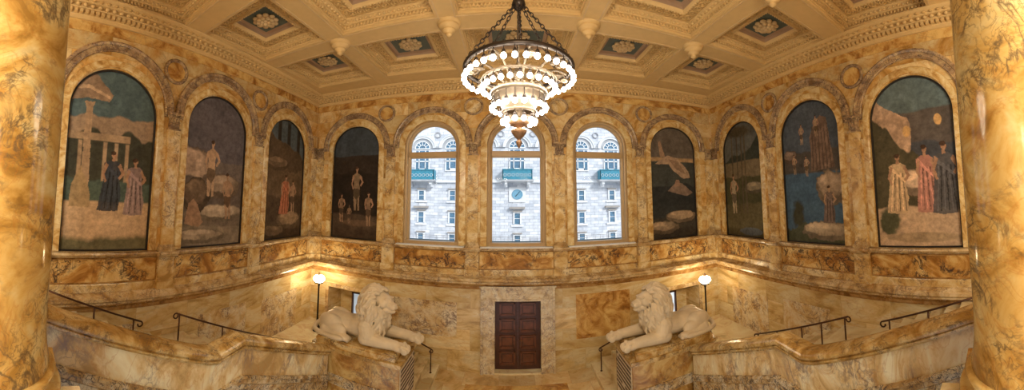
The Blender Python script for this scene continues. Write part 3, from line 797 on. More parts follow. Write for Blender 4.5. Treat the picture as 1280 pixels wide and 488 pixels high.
        p.lay(v * 0 + 1, (62, 74, 90)); p.hill((70, 66, 64), .66, .04, 4, 1); p.hill((44, 78, 108), .50, .01, 3, 2, var=.25)
        p.poly([(.50, .50), (.52, .66), (.50, .74), (.56, .80), (.60, .84), (.70, .88), (.80, .86), (.84, .70), (.90, .52)], (104, 84, 72), .7)
        for k in range(6): p.poly([(.53 + k * .06, .51), (.55 + k * .05, .82), (.56 + k * .05, .82), (.55 + k * .06, .51)], (74, 60, 54))
        p.rock((104, 88, 78), .12, .62, .14, .05)
        for x, y in ((.2, .49), (.42, .47), (.36, .70), (.62, .74)): p.figure(x, y, .15, (140, 116, 90), wid=.55)
        p.rock((142, 124, 104), .82, .38, .27, .12); p.hill((66, 72, 56), .12, .06, 6, 4); p.blob((52, 54, 44), .22, .2, .13, .11, rag=.6, soft=.4)
        p.rock((146, 132, 112), .70, .09, .42, .07); p.figure(.76, .14, .26, (96, 82, 78), (150, 118, 88), lean=.02, wid=1.1)
    else:              # teal sky, pale cliff, robed figures
        p.lay(v * 0 + 1, (80, 100, 108)); p.hill((82, 76, 74), .80, .02, 3, 2); p.hill((62, 66, 76), .62, .03, 4, 4)
        p.poly([(-.1, .5), (-.1, .98), (.12, .86), (.30, .80), (.46, .76), (.50, .70), (.46, .48), (.3, .4)], (162, 132, 106), .6); p.hill((70, 66, 48), .56, .05, 6, 3, slope=-.45); p.hill((166, 140, 112), .24, .02, 4, 5, var=.25)
        p.blob((74, 76, 54), .16, .15, .16, .09, rag=.6, soft=.3); p.rock((176, 150, 124), .48, .38, .2, .08)
        p.figure(.28, .2, .36, (176, 148, 110), lean=.02, wid=1.25); p.figure(.65, .2, .40, (160, 104, 92), lean=-.02, wid=.7); p.figure(.86, .19, .42, (76, 76, 82), wid=.85)
        p.blob((176, 136, 70), .44, .68, .05, .035); p.blob((176, 136, 70), .82, .73, .05, .035); p.blob((150, 128, 98), .55, .06, .5, .03)
mural_specs = [
    (LEFT, side_bays['left'][0], 1.115, 7.87, 0, 1, 'arched mural of a pale colonnade under a teal sky, beside the left column'),
    (LEFT, side_bays['left'][1], 1.115, 7.87, 1, 1, 'arched mural of pale rocks under a violet-grey sky, middle of left wall'),
    (LEFT, side_bays['left'][2], 1.115, 7.87, 2, 1, 'arched mural of a brown ravine with an orange-robed figure, left wall near corner'),
    (FAR, far_bays[0][1], 1.0, 8.0, 3, 1, 'arched mural of dark cave under night-blue sky, far wall left of windows'),
    (FAR, far_bays[4][1], 1.0, 8.0, 4, 1, 'arched mural of stormy sea and two boulders, far wall right of windows'),
    (RIGHT, side_bays['right'][2], 1.115, 7.87, 5, -1, 'arched mural of slender tree trunks over green meadow, right wall near corner'),
    (RIGHT, side_bays['right'][1], 1.115, 7.87, 6, -1, 'arched mural of blue sea and a tall rock, middle of right wall'),
    (RIGHT, side_bays['right'][0], 1.115, 7.87, 7, -1, 'arched mural of robed figures before a pale cliff, beside the right column'),
]
for W, uc, r, zs, kind, dirn, lab in mural_specs:
    NX, NZ = 140, 280; top = zs + r; dd = -.095
    zz = np.linspace(ZM, top - .002, NZ); rr = r - .03
    Uu = np.zeros((NZ, NX)); Vv = np.zeros((NZ, NX)); vs = []
    for j, z in enumerate(zz):
        h = rr if z <= zs else math.sqrt(max(1e-5, rr * rr - min(rr, (z - zs)) ** 2))
        z2 = min(z, top - .031)
        for i in range(NX):
            a = -h + 2 * h * i / (NX - 1)
            vs.append(W(uc + a, z2, dd)); Uu[j, i] = (a * dirn / (2 * rr)) + .5; Vv[j, i] = (z2 - ZM) / (top - ZM)
    fs = [(j * NX + i, j * NX + i + 1, (j + 1) * NX + i + 1, (j + 1) * NX + i) for j in range(NZ - 1) for i in range(NX - 1)]
    p = Painter(Uu, Vv, kind + 3); pic(kind, p)
    mb = MB(); mb.add(vs, fs)
    root = thing('mural', lab, 'painting', W(uc, ZM, -.05))
    cv = bpy.data.objects.new('canvas', mb.mesh('canvas', M['paint'], fix=False)); col.objects.link(cv)
    cl = cv.data.color_attributes.new('paint', 'FLOAT_COLOR', 'POINT')
    arr = np.ones((NZ * NX, 4), dtype=np.float32); arr[:, :3] = np.clip(p.c.reshape(-1, 3), 0.002, 1)
    cl.data.foreach_set('color', arr.ravel())
    cv.parent = root; cv.matrix_parent_inverse = Matrix.Translation(-Vector(root.location))
    fr = MB(); arch_sweep(fr, W, uc, zs, [(r - .045, -.1), (r - .045, -.06), (r - .002, -.055), (r - .002, -.1)], zb=ZM + .003)
    wbox(fr, W, uc - r + .003, uc + r - .003, ZM + .003, ZM + .045, -.1, -.058)
    f = fr.build('frame', M['black'], root); f.matrix_parent_inverse = Matrix.Translation(-Vector(root.location))

# ---------------------------------------------------------------- windows
for i, uc in enumerate((-2.90, 0.0, 2.90)):
    zs = 8.02
    fr = MB()
    arch_sweep(fr, FAR, uc, zs, [(.975, -.10), (.975, -.03), (.95, -.02), (.93, -.05), (.90, -.06), (.90, -.16), (.875, -.18), (.83, -.20), (.815, -.22), (.815, -.30), (.975, -.30)], zb=4.35)
    wbox(fr, FAR, uc - .975, uc + .975, 4.345, 4.47, -.30, -.05)
    fr.v = fr.v
    win = struct(fr.build('window_%d' % (i + 1), M['win_frame']))
    tb = MB(); wbox(tb, FAR, uc - .83, uc + .83, 7.60, 7.84, -.30, -.15); wbox(tb, FAR, uc - .83, uc + .83, 7.64, 7.80, -.15, -.11); tb.build('transom_bar', M['win_frame'], win)
    g = MB(); ap = arch_pts(uc, zs, .83, 24, 4.45); g.add([FAR(a, b, -.26) for a, b in ap], [tuple(range(len(ap)))]); g.build('pane', M['glass'], win)
    sl = MB(); wbox(sl, FAR, uc - 1.18, uc + 1.18, 4.31, 4.352, -.10, .17); sl.build('window_sill', M['stone_white'], win)

# ---------------------------------------------------------------- door
dsur = MB()
def door_frame(mb, a, b, t, z0=0.0):
    for d0, d1, w0, w1 in ((0, .05, 0, .46), (0, .10, .38, .46), (0, .075, .0, .07)):
        wbox(mb, FAR, a - w1, a - w0, z0, t + w1, d0, d1); wbox(mb, FAR, b + w0, b + w1, z0, t + w1, d0, d1); wbox(mb, FAR, a - w0, b + w0, t + w0, t + w1, d0, d1)
    wbox(mb, FAR, a - .5, b + .5, t + .46, t + .52, 0, .14)
    for u in (a, b): 
        q = [FAR(u, 0, 0), FAR(u, t, 0), FAR(u, t, -.25), FAR(u, 0, -.25)]; mb.add(q, [(0, 1, 2, 3)])
    q = [FAR(a, t, 0), FAR(b, t, 0), FAR(b, t, -.25), FAR(a, t, -.25)]; mb.add(q, [(0, 1, 2, 3)])
door_frame(dsur, DX0, DX1, DZ)
door = struct(dsur.build('door_1', M['door_marble']))
sl = MB(); wbox(sl, FAR, DX0 - .02, DX1 + .02, 0, .05, -.4, .06); sl.build('door_step', M['step'], door)
mid = (DX0 + DX1) / 2
for a, b, sg in ((DX0, mid - .001, 1), (mid + .001, DX1, -1)):
    lf = MB(); wbox(lf, FAR, a, b, .05, DZ, -.24, -.19)
    leaf = lf.build('door_leaf', M['wood'], door)
    c = (a + b) / 2 + (.03 if sg > 0 else -.03)
    for k in range(4):
        z0 = .22 + k * .56; z1 = z0 + .44; hwd = .255
        pn = MB()
        for (p_, q_, s_1, t_1, dd2) in ((c - hwd, c + hwd, z0, z1, -.170), (c - hwd + .05, c + hwd - .05, z0 + .05, z1 - .05, -.182)):
            pass
        for (e, dd2) in ((0, -.145), (.03, -.165)):
            for (p_, q_, s_1, t_1) in ((c - hwd + e, c - hwd + e + .03, z0 + e, z1 - e), (c + hwd - e - .03, c + hwd - e, z0 + e, z1 - e), (c - hwd + e, c + hwd - e, z1 - e - .03, z1 - e), (c - hwd + e, c + hwd - e, z0 + e, z0 + e + .03)):
                wbox(pn, FAR, p_, q_, s_1, t_1, -.19, dd2)
        for q in range(8): wbox(pn, FAR, c - hwd + .04 + q * .045, c - hwd + .065 + q * .045, z0 - .03, z0, -.19, -.165)
        wbox(pn, FAR, c - .16, c + .16, z0 + .09, z1 - .09, -.19, -.168)
        pn.build('door_panel', M['wood_light'], leaf)
hn = MB(); n_ = Vector((0, -1, 0)); hn.tube([FAR(mid + .06, 1.05, -.19), FAR(mid + .06, 1.05, -.13), FAR(mid + .17, 1.05, -.13)], .014, 8); hn.ell(FAR(mid + .06, 1.45, -.185), (.025, .02, .025), 8, 6)
hn.build('handle', M['brass'], door)

# ---------------------------------------------------------------- columns
def column(x, y, label, flip):
    root = thing('marble_column', label, 'column', (x, y, 3.60))
    pl = MB(); pl.box(-.74, .74, -.74, .74, -.06, .06)
    pl.build('plinth', M['amber'], root)
    bs = MB(); prof = [(.72, .06)]
    for k in range(9): a = -PI / 2 + PI * k / 8; prof.append((.68 + .065 * math.cos(a), .125 + .065 * math.sin(a)))
    prof += [(.66, .195), (.64, .205), (.625, .225), (.62, .245), (.63, .26), (.64, .27)]
    for k in range(9): a = -PI / 2 + PI * k / 8; prof.append((.63 + .04 * math.cos(a), .31 + .04 * math.sin(a)))
    prof += [(.625, .352), (.605, .36)]
    bs.lathe(prof, n=64); bs.build('base', M['column'], root)
    sh = MB(); prof = [(.605, .36), (.605, .39)]
    for k in range(1, 9): t = k / 8; prof.append((.545 + .06 * (1 - t) ** 2.2, .39 + .55 * t))
    for k in range(1, 16): t = k / 15; prof.append((.545 - .012 * t * t, .94 + 5.25 * t))
    sh.lathe(prof, n=72); s = sh.build('shaft', M['column'], root)
    cp = MB(); cp.lathe([(.53, 6.16), (.57, 6.18), (.57, 6.22), (.535, 6.25), (.54, 6.4), (.66, 6.5), (.70, 6.55)], n=48); cp.box(-.72, .72, -.72, .72, 6.55, 6.72); cp.build('column_capital', M['plaster'], root)
    return root
column(-3.52, -.14, 'massive golden veined marble column at the left edge of the view', 1)
column(3.10, -.14, 'massive golden veined marble column at the right edge of the view', -1)
bm_ = MB(); bm_.box(-7.3, 7.3, -.75, .45, 10.32, 10.44); struct(bm_.build('trim_4', M['plaster']))

# ---------------------------------------------------------------- parapets
PATH = [(-.9, 4.42), (.57, 3.93), (1.9, 3.45), (3.22, 2.95), (3.45, 2.90), (4.02, 3.02), (5.3, 2.50), (6.95, 1.78)]
def sweep_yz(mb, path, prof, x0, smooth=False, closed=True):
    n = len(prof); vs = []
    for (y, z) in path:
        for (dx, dz) in prof: vs.append((x0 + dx, y, z + dz))
    fs = [(i * n + j, i * n + (j + 1) % n, (i + 1) * n + (j + 1) % n, (i + 1) * n + j) for i in range(len(path) - 1) for j in range(n)]
    fs += [tuple(range(n)), tuple((len(path) - 1) * n + j for j in range(n))]
    mb.add(vs, fs, smooth)
for sx, x0, lab in ((-1, -4.72, 'sloping marble balustrade wall between left column and left lion pedestal'), (1, 4.32, 'sloping marble balustrade wall between right column and right lion pedestal')):
    root = thing('balustrade', lab, 'balustrade', (x0, 3.0, 0))
    off = Matrix.Translation(-Vector(root.location))
    capb = MB(); pr = []
    for k in range(13):
        a = PI * k / 12; pr.append((.235 * math.cos(a), .02 + .10 * math.sin(a)))
    pr += [(-.235, -.015), (-.195, -.03), (-.195, -.05), (-.225, -.06), (-.225, -.09), (-.17, -.105), (-.165, -.14), (.165, -.14), (.17, -.105), (.225, -.09), (.225, -.06), (.195, -.05), (.195, -.03), (.235, -.015)]
    pth = PATH
    sweep_yz(capb, pth, pr, x0, False)
    c = capb.build('cap', M['cap'], root); c.matrix_parent_inverse = off
    for pl in c.data.polygons: pl.use_smooth = False
    body = MB(); ins = -sx
    vs = []; n = len(pth)
    for (y, z) in pth:
        vs += [(x0 - .15, y, z - .11), (x0 + .15, y, z - .11), (x0 + .15, y, z - 3.2), (x0 - .15, y, z - 3.2)]
    fs = [(i * 4 + j, i * 4 + (j + 1) % 4, (i + 1) * 4 + (j + 1) % 4, (i + 1) * 4 + j) for i in range(n - 1) for j in range(4)] + [(0, 1, 2, 3), (4 * n - 4, 4 * n - 3, 4 * n - 2, 4 * n - 1)]
    body.add(vs, fs); b = body.build('panel_wall', M['parapet'], root); b.matrix_parent_inverse = off
    band = MB(); pr = [(ins * .14, -.64), (ins * .20, -.655), (ins * .21, -.70), (ins * .185, -.715), (ins * .19, -.80), (ins * .14, -.82)]
    sweep_yz(band, pth, pr, x0); b2 = band.build('string_moulding', M['band_vein'], root); b2.matrix_parent_inverse = off
    b3 = MB(); sweep_yz(b3, pth, [(ins * .14, -.81), (ins * .165, -.81), (ins * .165, -3.1), (ins * .14, -3.1)], x0)
    b5 = MB(); sweep_yz(b5, pth, [(ins * .14, -.82), (ins * .172, -.82), (ins * .172, -1.02), (ins * .14, -1.02)], x0); b6 = b5.build('veined_band', M['band_vein'], root); b6.matrix_parent_inverse = off
    b4 = b3.build('string_slab', M['wall_low'], root); b4.matrix_parent_inverse = off

# ---------------------------------------------------------------- handrails
def scroll(c, r, s0, plane):
    pts = []
    for k in range(12):
        a = s0[0] + s0[1] * k / 11 * 1.5 * PI; rr = r * (1 - .45 * k / 11)
        pts.append(Vector(c) + plane[0] * rr * math.cos(a) + plane[1] * rr * math.sin(a))
    return pts
def handrail(label, p0, p1, posts, bottoms, scroll_ends=(True, True)):
    p0, p1 = Vector(p0), Vector(p1)
    root = thing('handrail', label, 'handrail', (p0.x, p0.y, p0.z - .9))
    off = Matrix.Translation(-Vector(root.location))
    rail = MB(); rail.tube([p0, p1], .022, 8)
    t = (p1 - p0).normalized(); up = Vector((0, 0, 1))
    h = Vector((t.x, t.y, 0)).normalized()
    for e, (p, sg) in zip(scroll_ends, ((p0, -1), (p1, 1))):
        if e:
            pts = []
            for k in range(13):
                a = PI / 2 - k / 12 * 1.6 * PI; rr = .07 * (1 - .35 * k / 12)
                pts.append(p - up * .07 + h * sg * (rr * math.cos(a)) + up * rr * math.sin(a))
            rail.tube([p] + pts, .018, 6)
    r = rail.build('rail', M['bronze'], root); r.matrix_parent_inverse = off
    for f, zb in zip(posts, bottoms):
        q = p0 + (p1 - p0) * f
        mb = MB(); mb.tube([q, (q.x, q.y, zb)], .02, 8); mb.tube([(q.x, q.y, zb + .02), (q.x, q.y, zb)], [.03, .04], 8)
        o = mb.build('post', M['bronze'], root); o.matrix_parent_inverse = off
def stepz(y):
    if y > 6.9: return .78
    if y > 4.06: return .78 + .152 * (int((6.9 - y) / .355) + 1)
    if y > 3.4: return 2.0
    return 2.0 + .15 * (int((3.4 - y) / .38) + 1)
def side_rail(x, ya, za, yb, zb, posts, label):
    bt = [min(stepz(ya + (yb - ya) * f), za + (zb - za) * f - .3) for f in posts]
    handrail(label, (x, ya, za), (x, yb, zb), posts, bt, (True, ya > 3))
side_rail(-6.4, 6.66, 1.63, 3.63, 2.97, (.03, .27, .55, .97), 'bronze handrail with four posts on the lower side stairs by left wall')
side_rail(-6.4, 2.75, 2.90, .3, 3.82, (.06, .42, .9), 'bronze handrail on the upper side stairs next to left column')
side_rail(6.0, 6.52, 1.75, 3.55, 2.90, (.03, .27, .55, .75, .97), 'bronze handrail with posts on the lower side stairs by right wall')
side_rail(6.0, 2.70, 2.90, .3, 3.64, (.06, .42, .9), 'bronze handrail on the upper side stairs next to right column')
handrail('short bronze handrail on the wall steps behind left lion pedestal', (-2.66, 9.85, .93), (-4.3, 9.85, 1.65), (.0, .9), (.156, .7), (True, False))
handrail('short bronze handrail on the wall steps behind right lion pedestal', (2.62, 9.85, .93), (4.3, 9.85, 1.65), (.0, .9), (.156, .7), (True, False))

# ---------------------------------------------------------------- pedestals
PZ = 1.86
def pedestal(x0, x1, sx, label):
    y0, y1 = 7.0, 8.3
    root = thing('lion_pedestal', label, 'pedestal', ((x0 + x1) / 2, 7.65, 0)); off = Matrix.Translation(-Vector(root.location))
    def P(mb, name, mt, lab=None):
        o = mb.build(name, M[mt], root); o.matrix_parent_inverse = off
        if lab: o['label'] = lab
        return o
    b = MB(); b.box(x0 + .06, x1 - .06, y0 + .06, y1 - .06, .32, PZ - .10); P(b, 'die', 'pedestal')
    b = MB(); b.box(x0, x1, y0, y1, PZ - .07, PZ); b.box(x0 + .03, x1 - .03, y0 + .03, y1 - .03, PZ - .12, PZ - .07); P(b, 'cap', 'cap')
    b = MB(); b.box(x0 - .02, x1 + .02, y0 - .02, y1 + .02, 0, .22); b.box(x0 + .0, x1 - .0, y0 + .0, y1 - .0, .22, .28); b.box(x0 + .03, x1 - .03, y0 + .03, y1 - .03, .28, .34); P(b, 'base', 'step')
    b = MB(); b.box(x0 + .08, x1 - .10, y0 + .035, y0 + .07, .88, 1.14); P(b, 'dark_veined_band', 'band_vein')
    # inscribed front facing the middle of the stairs: rows of carved lettering
    xe = x1 if sx > 0 else x0; dx = sx
    b = MB(); b.box(min(xe - dx * .05, xe - dx * .07), max(xe - dx * .05, xe - dx * .07) + .001, y0 + .12, y1 - .12, .55, PZ - .17)
    o = P(b, 'inscription_panel', 'grille')
    o.data.materials.append(M['letter_dark'])
    lt = MB()
    rnd = random.Random(5)
    for row in range(9):
        z = PZ - .22 - row * .108
        y = y0 + .17
        while y < y1 - .20:
            wd = rnd.choice((.07, .10, .13, .17))
            if rnd.random() > .05: lt.box(min(xe - dx * .052, xe - dx * .044), max(xe - dx * .052, xe - dx * .044), y, y + wd, z - .055, z)
            y += wd + .012
    nb = len(o.data.polygons)
    bmx = bmesh.new(); bmx.from_mesh(o.data); tmp = lt.mesh('t', M['letter_dark']); bmx.from_mesh(tmp); bmx.to_mesh(o.data); bmx.free()
    for i_p, pl_ in enumerate(o.data.polygons): pl_.material_index = 0 if i_p < nb else 1
    g = MB(); 
    for k in range(11):
        yy = y0 + .16 + k * .095; g.ell((xe - dx * .04, yy, .46), (.03, .05, .06), 8, 6)
    P(g, 'carved_border', 'grille')
    return root
pedestal(-5.12, -2.65, 1, 'amber marble pedestal under the left lion, inscription facing the stairs')
pedestal(2.52, 5.02, -1, 'amber marble pedestal under the right lion, inscription facing the stairs')

# ---------------------------------------------------------------- lions
def lion(cx, cy, sx, label, turn):
    rnd = random.Random(11)
    mb = MB()
    def P(x, y, z): return Vector((x * sx, y, z))
    def E(c, r, rz=0.0, ry=0.0):
        R = Matrix.Rotation(rz * sx, 3, 'Z') @ Matrix.Rotation(ry * sx, 3, 'Y')
        mb.ell(P(*c), r, 20, 14, R)
    def C(pts, rs, n=14):
        pp = [P(*p) for p in pts]
        mb.tube(pp, rs, n)
        mb.ell(pp[0], (rs[0],) * 3, 12, 8); mb.ell(pp[-1], (rs[-1],) * 3, 12, 8)
    # trunk: deep chest, tucked loin, raised haunches
    C([(-1.02, 0, .30), (-.72, 0, .31), (-.35, 0, .31), (.0, 0, .36), (.34, 0, .46)], [.28, .29, .30, .35, .34], 20)
    E((.20, 0, .44), (.42, .40, .40)); E((-.30, 0, .44), (.55, .22, .18)); E((-1.0, 0, .38), (.32, .28, .22))
    for s in (-1, 1):
        E((-.94, s * .27, .30), (.42, .20, .30), 0, .25); E((-.70, s * .36, .22), (.30, .14, .20), 0, .2)
        C([(-1.10, s * .38, .16), (-.80, s * .44, .10), (-.50, s * .46, .09)], [.15, .11, .10])
        E((-.40, s * .46, .09), (.17, .12, .10))
        for k in range(3): E((-.28, s * .46 + (k - 1) * .075, .065), (.06, .042, .055))
        # forelegs
        fx = 1.16 if s < 0 else 1.32
        C([(.18, s * .30, .48), (.26, s * .36, .28)], [.26, .22]); C([(.18, s * .37, .20), (.6, s * .37, .175), (fx - .12, s * .35, .15)], [.20, .165, .13])
        E((fx - .02, s * .34, .12), (.21, .16, .12)); 
        for k in range(4): E((fx + .19 - abs(k - 1.5) * .025, s * .34 + (k - 1.5) * .088, .09), (.10, .040, .085)); E((fx + .12 - abs(k - 1.5) * .025, s * .34 + (k - 1.5) * .085, .17), (.06, .038, .06))
    # tail sweeping round the rump
    C([(-1.30, .1, .28), (-1.46, .0, .20), (-1.52, -.22, .12), (-1.42, -.44, .09), (-1.18, -.56, .085), (-.90, -.58, .08), (-.62, -.58, .08)], [.075, .075, .07, .068, .065, .065, .07])
    E((-.56, -.58, .085), (.20, .075, .075))
    # neck and head
    E((.23, 0, .80), (.31, .31, .48)); E((.24, 0, 1.02), (.28, .28, .33)); E((.42, 0, .56), (.27, .30, .38))
    H0 = Vector((.44, 0, 1.16)); ct, sn = math.cos(turn), math.sin(turn)
    def hp(x, y, z):
        a, b = x * ct + y * sn, -x * sn + y * ct
        return (H0.x + a, H0.y + b, H0.z + z)
    def HE(c, r, rz=0.0, ry=0.0): E(hp(*c), r, -turn + rz, ry)
    HE((.05, 0, .02), (.29, .24, .25)); HE((.22, 0, .06), (.16, .18, .15)); HE((.34, 0, -.05), (.21, .125, .115)); HE((.36, 0, -.20), (.15, .10, .065)); HE((.24, 0, -.15), (.16, .15, .12))
    HE((.36, 0, .025), (.20, .06, .07), 0, .25); HE((.50, 0, -.01), (.055, .075, .045)); HE((.47, -.055, -.085), (.075, .065, .065)); HE((.47, .055, -.085), (.075, .065, .065))
    for s in (-1, 1):
        HE((.26, s * .10, .13), (.10, .07, .035), s * .3); HE((.27, s * .105, .075), (.040, .035, .030)); HE((.18, s * .15, .0), (.15, .10, .12))
        HE((-.02, s * .25, .16), (.05, .09, .10)); 
    # mane: rings of locks flowing out from the face, down over chest and shoulders
    cen = Vector((.22, 0, .86)); rad = Vector((.40, .42, .66))
    def surf(p, k):
        q = Vector(((p.x - cen.x) / rad.x, (p.y - cen.y) / rad.y, (p.z - cen.z) / rad.z)); q.normalize()
        return Vector((cen.x + q.x * rad.x * k, cen.y + q.y * rad.y * k, cen.z + q.z * rad.z * k))
    face = Vector(hp(.32, 0, -.02)); fdir = Vector((ct, -sn, 0))
    n_l = 0
    for i in range(420):
        if i < 260:
            zf = 1 - 2 * (i + .5) / 260; ph = i * 2.39996; rf = math.sqrt(1 - zf * zf)
            d = (Vector((rf * math.cos(ph), rf * math.sin(ph), zf)) + Vector((rnd.uniform(-.06, .06), rnd.uniform(-.06, .06), rnd.uniform(-.06, .06)))).normalized()
        else:
            an = i * 2.39996; sd_ = Vector((-fdir.y, fdir.x, 0)); rg = rnd.uniform(.22, .38)
            w_ = face - fdir * rnd.uniform(.25, .5) + sd_ * (rg * math.cos(an)) + Vector((0, 0, 1)) * (rg * 1.1 * math.sin(an)) - cen
            d = Vector((w_.x / rad.x, w_.y / rad.y, w_.z / rad.z)).normalized()
        p = Vector((cen.x + d.x * rad.x, cen.y + d.y * rad.y, cen.z + d.z * rad.z))
        rel = p - face
        if rel.dot(fdir) > -.30 and (rel - fdir * rel.dot(fdir)).length < .20: continue
        if p.x < -.02 and p.z < .60: continue
        n_l += 1
        pts = []; L_ = rnd.uniform(.06, .10); q = p.copy(); wob = rnd.uniform(0, 6.28); lift = rnd.uniform(-.03, .13)
        for k in range(6):
            pts.append(surf(q, 1.0 + lift + .05 * math.sin(k * 1.0 + .6) + rnd.uniform(0, .015)))
            away = (q - face).normalized(); dn = Vector((0, 0, -1))
            wgt = max(0.15, min(1.0, (q.z - .85) / .5))
            st = (away * wgt + dn * (1.15 - wgt * .5))
            nrm = (q - cen).normalized(); st -= nrm * st.dot(nrm)
            side = nrm.cross(st)
            st = st.normalized() + side.normalized() * .42 * math.sin(wob + k * 1.25) if side.length > 1e-4 else st
            q = surf(q + st * L_, 1.0)
        r0 = rnd.uniform(.028, .040)
        C([tuple(x) for x in pts], [r0 * .7, r0, r0 * 1.02, r0 * .9, r0 * .65, r0 * .3], 7)
    # crest and brow tufts
    for k in range(46):
        a = rnd.uniform(-1.9, 1.9); rr = rnd.uniform(.0, 1.0)
        c = hp(.08 - rr * .16 + .06 * math.cos(a), math.sin(a) * .22, .24 + .07 * math.cos(a) + rr * .02)
        e = (c[0] - .08, c[1] + .05 * math.sin(a), c[2] + .03); f_ = (e[0] - .08, e[1] + .05 * math.sin(a), e[2] - .03)
        C([c, e, f_], [.035, .045, .02], 7)
    # chest ruff hanging between the forelegs
    for k in range(26):
        y = rnd.uniform(-.28, .28); x0_ = .66 - abs(y) * .35 + rnd.uniform(-.03, .03); z0_ = rnd.uniform(.45, .95)
        C([(x0_, y, z0_), (x0_ + .04, y + rnd.uniform(-.03, .03), z0_ - .12), (x0_ + .01, y + rnd.uniform(-.05, .05), z0_ - .24)], [.045, .05, .02], 7)
    me = mb.mesh('body', M['statue'])
    o = bpy.data.objects.new('body', me); col.objects.link(o)
    md = o.modifiers.new('r', 'REMESH'); md.mode = 'VOXEL'; md.voxel_size = .0125; md.use_smooth_shade = True
    sm = o.modifiers.new('s', 'SMOOTH'); sm.iterations = 1; sm.factor = .4
    root = thing('lion_statue', label, 'statue', (cx, cy, PZ))
    o.parent = root; o.location = (.04 * sx, 0, .165); o.scale = (.94, .97, .95)
    pb = MB(); pb.box(-1.11, 1.11, -.60, .60, 0, .13); pb.box(-1.08, 1.08, -.57, .57, .13, .17)
    pb.build('plinth', M['cap'], root)
    return root
lion(-3.92, 7.65, 1, 'carved limestone lion lying on the left pedestal, facing right', .30)
lion(3.78, 7.65, -1, 'carved limestone lion lying on the right pedestal, facing left', .12)

# ---------------------------------------------------------------- lamp standards in the corners
def lamp(x, y, z, label):
    root = thing('lamp_post', label, 'lamp', (x, y, z))
    b = MB(); b.lathe([(.15, 0), (.15, .05), (.11, .08), (.10, .16), (.06, .24), (.055, .30), (.04, .34)], n=20); b.build('base', M['iron'], root)
    p = MB(); p.lathe([(.04, .33), (.032, .6), (.030, 1.5), (.035, 1.72), (.05, 1.75), (.035, 1.78)], n=16); p.build('pole', M['iron'], root)
    hd = MB(); hd.lathe([(.035, 1.78), (.06, 1.80), (.16, 1.83), (.17, 1.85), (.03, 1.86)], n=20); hd.build('lamp_holder', M['iron'], root)
    g = MB(); g.lathe([(.03, 1.86), (.13, 1.88), (.20, 1.95), (.21, 2.02), (.16, 2.10), (.06, 2.14), (0.0, 2.15)], n=24); g.build('lamp_shade', M['lamp_glow'], root)
    f = MB(); f.lathe([(.06, 2.14), (.03, 2.17), (.04, 2.20), (0.0, 2.27)], n=14); f.build('finial', M['brass'], root)
lamp(-6.72, 9.55, .78, 'black lamp post with glowing shade in corner behind left lion')
lamp(6.32, 9.35, .78, 'black lamp post with glowing shade in corner behind right lion')

# ---------------------------------------------------------------- chandelier
CHX, CHY = -.05, 5.4
root = thing('chandelier', 'tiered chandelier of glowing globe bulbs hanging by chains from the coffered ceiling', 'chandelier', (CHX, CHY, Z_CEIL))
def z(v): return v - Z_CEIL
bulb = MB(); bulb.ell((0, 0, 0), (.047, .047, .050), 12, 8); bmesh_bulb = bulb.mesh('bulb', M['bulb'])
def tier(R, zr, zb, cnt, mt, h=.06, leaf=True):
    mb = MB(); mb.lathe([(R - .03, zr), (R + .02, zr), (R + .035, zr - h * .3), (R + .035, zr - h * .7), (R + .02, zr - h), (R - .03, zr - h), (R - .03, zr)], n=72)
    for k in range(cnt):
        a = 2 * PI * (k + .5) / cnt; x, y = (R + .01) * math.cos(a), (R + .01) * math.sin(a)
        mb.box(x - .012, x + .012, y - .012, y + .012, zr - .005, zr + .015)
    o = mb.build('tier_ring', M[mt], root)
    sk = MB(); sk.tube([(0, 0, zr - h), (0, 0, zb + .10)], .007, 5)
    sk.lathe([(.012, zb + .12), (.032, zb + .09), (.036, zb + .055), (.022, zb + .045)], n=8); skm = sk.mesh('socket', M['ring_metal'])
    for k in range(cnt):
        a = 2 * PI * (k + .5) / cnt
        b = bpy.data.objects.new('bulb', bmesh_bulb); col.objects.link(b); b.parent = o; b.location = ((R + .01) * math.cos(a), (R + .01) * math.sin(a), zb)
        q = bpy.data.objects.new('socket', skm); col.objects.link(q); q.parent = o; q.location = ((R + .01) * math.cos(a), (R + .01) * math.sin(a), 0)
    return o
t1 = tier(.96, z(8.58), z(8.33), 36, 'ring_metal', .07)
t2 = tier(.64, z(8.32), z(8.14), 26, 'silver', .04)
t3 = tier(.47, z(8.10), z(7.76), 20, 'silver', .10)
t4 = tier(.28, z(7.72), z(7.50), 12, 'silver', .05)
# chains from the hub to the outer ring
hub = MB(); hub.lathe([(0.0, z(10.02)), (.05, z(10.0)), (.11, z(9.93)), (.13, z(9.85)), (.10, z(9.80)), (.05, z(9.74)), (0.0, z(9.70))], n=20); hub.tube([(0, 0, z(10.0)), (0, 0, .34)], .03, 10); hub.build('hub', M['ring_metal'], root)
def chain(p0, p1, name='chain'):
    p0, p1 = Vector(p0), Vector(p1); d = (p1 - p0); L_ = d.length; t = d.normalized(); n = int(L_ / .085)
    a = t.orthogonal().normalized(); b = t.cross(a); mb = MB()
    for k in range(n):
        c = p0 + d * ((k + .5) / n); f = (t, a, b) if k % 2 == 0 else (t, b, a)
        vs = []; nu, nv = 12, 5
        for i in range(nu):
            an = 2 * PI * i / nu; dv = f[0] * math.cos(an) * .058 + f[1] * math.sin(an) * .030; dn = (f[0] * math.cos(an) + f[1] * math.sin(an)).normalized()
            for j in range(nv):
                bb = 2 * PI * j / nv; vs.append(c + dv + dn * .009 * math.cos(bb) + f[2] * .009 * math.sin(bb))
        mb.add(vs, [(i * nv + j, ((i + 1) % nu) * nv + j, ((i + 1) % nu) * nv + (j + 1) % nv, i * nv + (j + 1) % nv) for i in range(nu) for j in range(nv)], True)
    return mb.build(name, M['ring_metal'], root)
